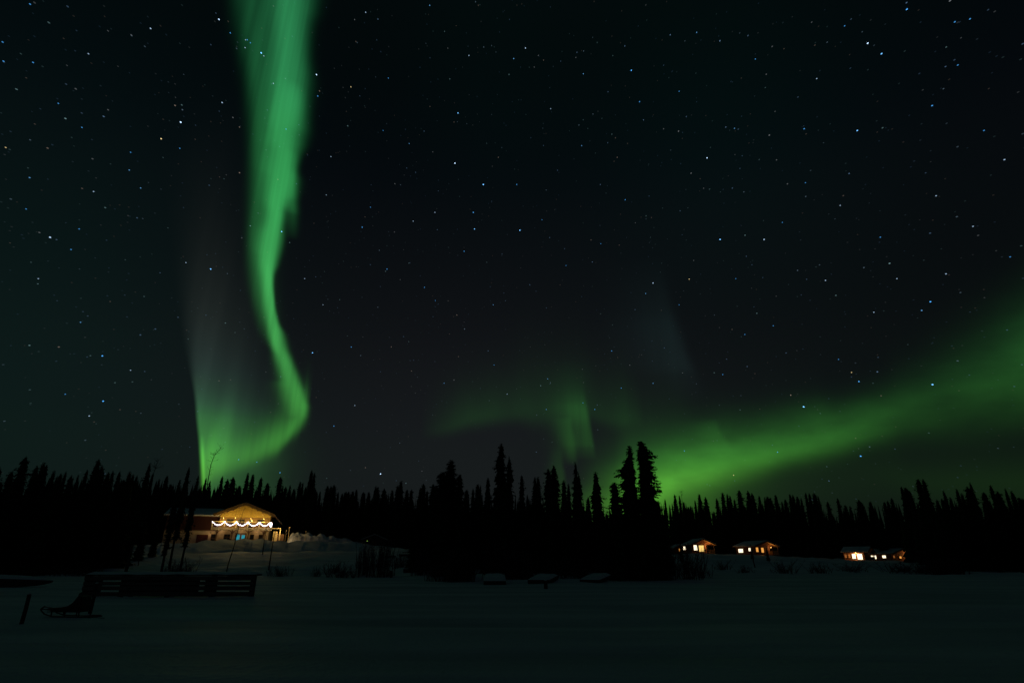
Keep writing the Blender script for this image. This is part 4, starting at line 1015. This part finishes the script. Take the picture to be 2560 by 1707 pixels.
# small dark shed behind the snow pile
sx, sy, sz = (-32.41, 142.36, 4.39)
sh = empty('shed', (sx, sy, sz), rad(14), 'small dark shed with thin snowy roof edge and tiny green light', 'shed')
MB().prism([(-2.6, -.5), (2.6, -.5), (2.6, 2.0), (0, 3.0), (-2.6, 2.0)], 0, 5).build('wall', M['grey_wood'], sh)
slope(0, 3.05, -3.1, 1.85, -.5, 5.4, .12).build('roof', M['grey_wood'], sh); slope(0, 3.05, 3.1, 1.85, -.5, 5.4, .12).build('roof', M['grey_wood'], sh)
slope(0, 3.18, -3.05, 1.99, -.45, 5.3, .14).build('roof_snow', M['snow'], sh); slope(0, 3.18, 3.05, 1.99, -.45, 5.3, .14).build('roof_snow', M['snow'], sh)
MB().box(-.5, .5, -.05, 0, -.3, 1.8).build('door', M['brown'], sh)
MB().octa((-1.6, -.12, 1.75), .09).build('status_light', M['green_lamp'], sh)

# ------------------------------------------------------------------ the four cabins
def cabin(name_lab, loc, yaw, Wd, D, eave, apex, floor, wins, side_wins, porch, lamps, stairs=False, over=.6, roof_th=.14):
    """gable front at y = 0 from x = 0 to Wd, side wall at x = 0 running back to y = D"""
    c = empty('cabin', loc, yaw, name_lab, 'cabin')
    wx = Wd - porch
    MB().box(.02, Wd - .05, .05, D - .05, -.8, floor - .12).build('crawl_space', M['grey_wood'], c)
    MB().box(0, wx, 0, D, floor, eave).build('wall', M['log'], c)
    MB().prism([(.03, eave), (Wd - .03, eave), (Wd / 2, apex - .06)], .03, D).build('gable_wall', M['log'], c)
    MB().box(-.1, Wd + .1, -1.1, D, floor - .12, floor).build('porch_floor', M['brown'], c)
    k = (apex - eave) / (Wd / 2); ez = eave - k * over
    for s, xe in ((0, -over), (1, Wd + over)):
        slope(Wd / 2, apex, xe, ez, -1.3, D + .4, roof_th).build('roof', M['soffit'], c)
        slope(Wd / 2, apex + roof_th + .005, xe + (.05 if not s else -.05), ez + roof_th + .005, -1.2, D + .35, .2).build('roof_snow', M['snow'], c)
        MB().beam((Wd / 2, -1.33, apex + .05), (xe, -1.33, ez + .05), .05, .24).build('barge_board', M['brown'], c)
    for x in (wx + .05, Wd - .1): MB().box(x - .07, x + .07, -1.05, -.91, floor, eave).build('post', M['brown'], c)
    if porch:
        pr = MB().box(wx + .15, Wd + .05, -1.05, -.97, floor + .1, floor + .95)
        pr.build('porch_rail', M['soffit'], c)
        MB().box(Wd - .03, Wd + .05, -.96, D * .6, floor + .1, floor + .95).build('porch_rail', M['soffit'], c)
    for x0, x1, z0, z1, p in wins: window(x0, x1, z0, z1, c, 1, 1, 0, p, 'brown', .08)
    for y0, y1, z0, z1, p in side_wins:
        f = MB().box(-.07, 0, y0 - .08, y1 + .08, z1, z1 + .08).box(-.07, 0, y0 - .08, y1 + .08, z0 - .08, z0).box(-.07, 0, y0 - .08, y0, z0, z1).box(-.07, 0, y1, y1 + .08, z0, z1).build('window', M['brown'], c)
        MB().box(-.05, -.012, y0, y1, z0, z1).build('pane', M[p], f)
    for x, y, z, w in lamps:
        s = MB().octa((x, y, z), .08).build('porch_lamp', M['lamp_glass'], c)
        lamp('lamp_light', s, (x, y - .25, z - .15), w, (1, .58, .2), .12)
    if stairs:
        m = MB(); n = 7; x0 = wx * .72
        for i in range(n): m.box(x0 + .26 * i, x0 + .28 + .26 * i, -2.2, -1.12, floor - .02 - (floor + .5) * (i + 1) / n, floor + .04 - (floor + .5) * (i + 1) / n)
        st = m.build('stairs', M['soffit'], c)
        for yy in (-2.2, -1.14): MB().beam((x0, yy, floor + .9), (x0 + .26 * n, yy, floor + .4 - floor), .07, .09).beam((x0, yy, floor), (x0, yy, floor + .9), .07, .07).beam((x0 + .26 * n, yy, -.5), (x0 + .26 * n, yy, .42), .07, .07).build('handrail', M['soffit'], st)
    return c
CAB = [(45.33, 153.44, 3.0), (59.09, 148.69, 2.91), (88.93, 154.19, 1.63), (99.12, 159.75, 1.51)]
cabin('log cabin with glowing glass door, side porch and lit stairs, nearest the shore grove', CAB[0], rad(1.5), 5.5, 7, 2.7, 3.85, .5,
      [(.55, 1.4, 1.3, 2.5, 'win_white'), (1.85, 3.15, 1.0, 2.45, 'win_yellow')], [(4.6, 6.6, 1.5, 2.3, 'win_white')], 1.75, [(4.1, -.2, 2.45, 60)], True)
cabin('log cabin with two amber front windows behind a young spruce, second from the shore grove', CAB[1], rad(16), 6.3, 7, 2.3, 3.3, .25,
      [(.6, 1.25, .95, 1.95, 'win_orange'), (2.1, 2.8, .8, 1.9, 'win_orange')], [(4.1, 5.9, .85, 1.7, 'win_white'), (.95, 1.9, 1.15, 1.85, 'win_white')], 1.7, [(4.9, -.2, 2.0, 28)])
cabin('low cabin with a burning eave light over two white windows', CAB[2], rad(42), 4.2, 4.9, 2.35, 3.3, .2,
      [], [(.45, 1.6, .5, 1.85, 'win_white'), (2.0, 2.8, .7, 1.85, 'win_white'), (3.2, 3.7, .9, 1.75, 'win_dim'), (4.1, 4.6, .9, 1.75, 'win_dim')], 1.0, [])
cb3 = bpy.data.objects.get('cabin.002')
s = MB().octa((-.2, 1.7, 2.08), .16).build('eave_lamp', M['lamp_glass'], cb3); lamp('lamp_light', s, (-.55, 1.7, 1.9), 130, (1, .55, .2), .12)
cabin('rightmost low cabin with amber gable edge and lit porch rail', CAB[3], rad(14), 6.0, 7.5, 2.1, 3.1, .2,
      [(.6, 1.15, 1.0, 1.6, 'win_dim'), (2.6, 3.2, .9, 1.4, 'win_orange')], [(4.7, 6.4, .8, 1.65, 'win_white'), (1.6, 2.7, 1.0, 1.65, 'win_white')], 1.7, [(4.9, -.2, 1.9, 42)])
ox, oy, oz = (45.19, 169.07, 3.0)
cabin('half hidden cabin showing one broken amber light behind a dark young spruce', (ox, oy, oz), rad(0), 3.2, 5, 2.2, 2.9, .2, [(1.2, 2.0, 1.2, 2.0, 'win_orange')], [], 1.0, [])

# ------------------------------------------------------------------ on the lake ice
def dock():
    (x0, x1, y) = (-22.3, -13.4, 32.3)
    o = empty('dock', ((x0 + x1) / 2, y, 0), 0, 'long dark slatted dock frame frozen in the lake with snow along its top', 'dock')
    h = (x1 - x0) / 2; r = random.Random(6)
    # four board rows on the front; some bays are open between the boards
    for z0, z1 in ((.02, .22), (.30, .50), (.545, .70), (.78, .99)):
        m = MB(); x = -h
        while x < h - .01:
            e = min(h, x + r.uniform(2.2, 3.4)); e = h if h - e < .8 else e
            m.box(x + .006, e - .006, -.03 + r.uniform(-.006, .006), .02, z0 + r.uniform(-.012, .012), z1 + r.uniform(-.012, .012)); x = e
        m.build('board', M['board_wood'], o)
    # backing panels where no light shows
    for a, b in ((-h + 2.0, h - 2.9), (-h + .05, -h + .75), (h - 2.6, h - 2.2)): MB().box(a, b, .04, .08, .05, .96).build('back_board', M['grey_wood'], o)
    for x in (-h + .1, -h + 2.0, -h + 4.4, h - 2.2, h - .1):
        MB().box(x - .09, x + .09, .025, .2, -.4, 1.0).build('post', M['grey_wood'], o)
        MB().box(x * .93 - .08, x * .93 + .08, .62, .76, -.4, .94).build('post', M['grey_wood'], o)
    MB().box(-h, h, .0, .8, 1.0, 1.06).build('deck', M['grey_wood'], o)
    m = MB(); n = 60
    for j in range(7):
        for i in range(n + 1):
            x = -h + 2 * h * i / n; v = j / 6; yy = -.03 + .85 * v
            z = 1.06 + (.12 * (1 - abs(2 * v - 1) ** 3) + .03 * noise.noise((x * 1.5, yy * 2, 0))) * min(1, i * .7 + .1, (n - i) * .7 + .1)
            m.v.append((x, yy, z))
    for j in range(6):
        for i in range(n): a = j * (n + 1) + i; m.f.append((a, a + 1, a + n + 2, a + n + 1))
    m.build('snow_cap', M['snow'], o, smooth=True)
dock()

def boat():
    x, y = (-32.3, 43.6)
    o = empty('rowboat', (x, y, 0), rad(2), 'dark pointed rowboat frozen in at the left edge, filled with snow', 'boat')
    m = MB(); st = [(-5.2, .62, -.02, .58), (-3.4, .78, -.02, .54), (-2.2, .66, .02, .5), (-1.3, .44, .09, .46), (-.6, .22, .19, .42), (-.2, .08, .27, .4), (0, .01, .33, .38)]
    for sx_, hw, zb, zt in st:
        m.v += [(sx_, -hw, zt), (sx_, -hw * .82, zb), (sx_, hw * .82, zb), (sx_, hw, zt)]
    for i in range(len(st) - 1):
        for j in range(3): a = i * 4 + j; m.f.append((a, a + 1, a + 5, a + 4))
    m.f.append((3, 2, 1, 0))
    m.build('hull', M['grey_wood'], o)
    for s in (-1, 1):
        g2 = MB(); g2.tube([(q[0], s * q[1], q[3] + .02) for q in st], .03, 5); g2.build('gunwale', M['grey_wood'], o)
    s2 = MB(); 
    for sx_, hw, zb, zt in st:
        for j in range(7): v = j / 3 - 1; s2.v.append((sx_, v * hw * .97, zt - .02 + .3 * (1 - v * v) * min(1, hw * 2)))
    for i in range(len(st) - 1):
        for j in range(6): a = i * 7 + j; s2.f.append((a, a + 7, a + 8, a + 1))
    s2.build('snow_fill', M['snow'], o, smooth=True)
boat()

def sled():
    x, y = (-14.25, 20.6)
    o = empty('dog_sled', (x, y, 0), rad(-4), 'dark wooden dog sled with curled front and upright handle, before the slatted dock', 'sled')
    o.scale = (1, 1, .74)
    for s in (-.25, .25):
        m = MB(); m.tube([(.75, s, .03), (.1, s, .03), (-.55, s, .05), (-.85, s, .15), (-1.0, s, .30), (-1.05, s * .6, .36)], .024, 6)
        m.build('runner', M['grey_wood'], o)
        q = MB(); q.tube([(.34, s, .04), (.28, s, .5), (.16, s * .9, .92)], .022, 6); q.tube([(-.15, s, .04), (-.15, s, .24)], .02, 6); q.tube([(-.6, s, .07), (-.62, s, .28)], .02, 6)
        q.build('stanchion', M['grey_wood'], o)
        q = MB(); q.tube([(.3, s, .62), (-.1, s, .40), (-.6, s, .30), (-1.02, s * .7, .34)], .018, 6); q.build('side_rail', M['grey_wood'], o)
    m = MB()
    for k in range(5): m.box(-.8, .3, -.22 + .09 * k, -.16 + .09 * k, .22, .245)
    m.build('basket_slats', M['grey_wood'], o)
    m = MB(); m.tube([(.16, -.225, .92), (.12, -.15, .98), (.12, .15, .98), (.16, .225, .92)], .024, 6); m.build('handlebar', M['grey_wood'], o)
    m = MB(); m.tube([(-1.05, -.2, .34), (-1.13, 0, .42), (-1.05, .2, .34)], .03, 6); m.build('brush_bow', M['grey_wood'], o)
    # the canvas sled bag filling the basket and rising to the handle
    m = MB(); prof = [(.28, .86), (.30, .25), (-.7, .25), (-.9, .36), (-.45, .40), (-.18, .46), (-.02, .62), (.1, .88)]
    m.prism(prof, -.2, .2); m.build('sled_bag', M['iron'], o, bevel=.03)
    m = MB(); m.box(.45, .75, -.2, .2, .06, .085); m.build('foot_board', M['grey_wood'], o)
    m = MB(); m.tube([(.5, -.25, .05), (1.0, -.25, .02), (1.25, -.28, .015)], .01, 4); m.build('snow_hook_line', M['wire'], o)
sled()

def post(x, y, z, h, r, lab, cap=True):
    o = empty('wooden_post', (x, y, z), rnd.uniform(0, 3), lab, 'post')
    MB().tube([(0, 0, -.3), (.01, 0, h * .5), (0, 0, h)], [r, r * .97, r * .94], 10).build('shaft', M['grey_wood'], o, bevel=.008)
    m = MB(); m.tube([(0, 0, h), (0, 0, h + .025), (0, 0, h + .04)], [r * .9, r * .75, r * .3], 10); m.build('snow_cap', M['snow'], o, smooth=True)
for a in [(-14.14, 18.3, 0, 0.8, 0.055, 'lone dark wooden post standing in the snow at the far left foreground'), (-14.45, 21.6, 0, 0.98, 0.06, 'dark wooden post right behind the dog sled'), (-13.1, 67.0, 0, 0.75, 0.16, 'dark stub post on the snow below the willow thicket'), (-12.65, 72.91, 0.32, 0.55, 0.22, 'round dark stump on the bank right of the stub post'), (2.25, 41.5, 0, 0.5, 0.13, 'dark stump in front of the middle dock section')]: post(*a)

def section(x, y, rz, w, d, h, tilt, lab, smow):
    o = empty('dock_section', (x, y, -.05), rz, lab, 'dock section', 'dock sections pulled up at the shore')
    o.rotation_euler = (tilt, 0, rz)
    m = MB()
    for i in range(int(d / .2)): m.box(0, w, .2 * i + .005, .2 * i + .195, h - .05, h)
    m.build('deck', M['grey_wood'], o)
    MB().box(.0, w, -.04, .0, .0, h - .003).box(0, w, d, d + .04, 0, h - .003).build('end_board', M['grey_wood'], o)
    for xx in (.0, w - .05): MB().box(xx, xx + .05, .003, d - .003, 0, h - .053).build('side_board', M['grey_wood'], o)
    for yy in (.1, d - .7): MB().box(.1, w - .1, yy, yy + .6, .02, h - .06).build('float', M['iron'], o)
    m = MB(); n = 16
    for j in range(n + 1):
        for i in range(n + 1):
            u, v = i / n, j / n; e = min(1, min(u, 1 - u) * 6) ** .5 * min(1, min(v, 1 - v) * 8) ** .5
            m.v.append((w * (-.02 + 1.04 * u), d * v - .03, h + .004 + e * (smow + .06 * noise.noise((u * 3, v * 3, x)))))
    for j in range(n):
        for i in range(n): a = j * (n + 1) + i; m.f.append((a, a + 1, a + n + 2, a + n + 1))
    m.build('snow_cap', M['snow'], o, smooth=True)
for a in [(-2.2, 48.3, 0.03490658503988659, 1.72, 4.6, 0.32, 0.06981317007977318, 'snow-covered dock section nearest the frosted twig thicket, square to the shore', 0.2), (1.3, 50.6, -0.24434609527920614, 1.75, 4.4, 0.34, 0.061086523819801536, 'snow-covered dock section with a dark stump in front of it', 0.2), (5.75, 52.5, -0.3839724354387525, 1.7, 4.4, 0.3, 0.06981317007977318, 'snow-covered dock section farthest right, below the needle-tipped spruce', 0.2)]: section(*a)

for x, y, z, rz, w, lab in [(-19.16, 96.11, 1.75, 0.25, 1.7, 'low dark bench on the snowy bank, nearer the willow thicket'), (-16.71, 96.56, 1.97, 0.15, 2.3, 'longer dark bench on the snowy bank, nearer the shore grove')]:
    o = empty('bench', (x, y, z), rz, lab, 'bench', 'benches on the snowy bank')
    MB().box(-w / 2, w / 2, -.25, .25, .40, .47).build('seat', M['grey_wood'], o)
    for s in (-1, 1): MB().box(s * (w / 2 - .2) - .05, s * (w / 2 - .2) + .05, -.2, .2, -.3, .4).build('leg', M['grey_wood'], o)
    MB().box(-w / 2, w / 2, .2, .25, .52, .78).build('backrest', M['grey_wood'], o)
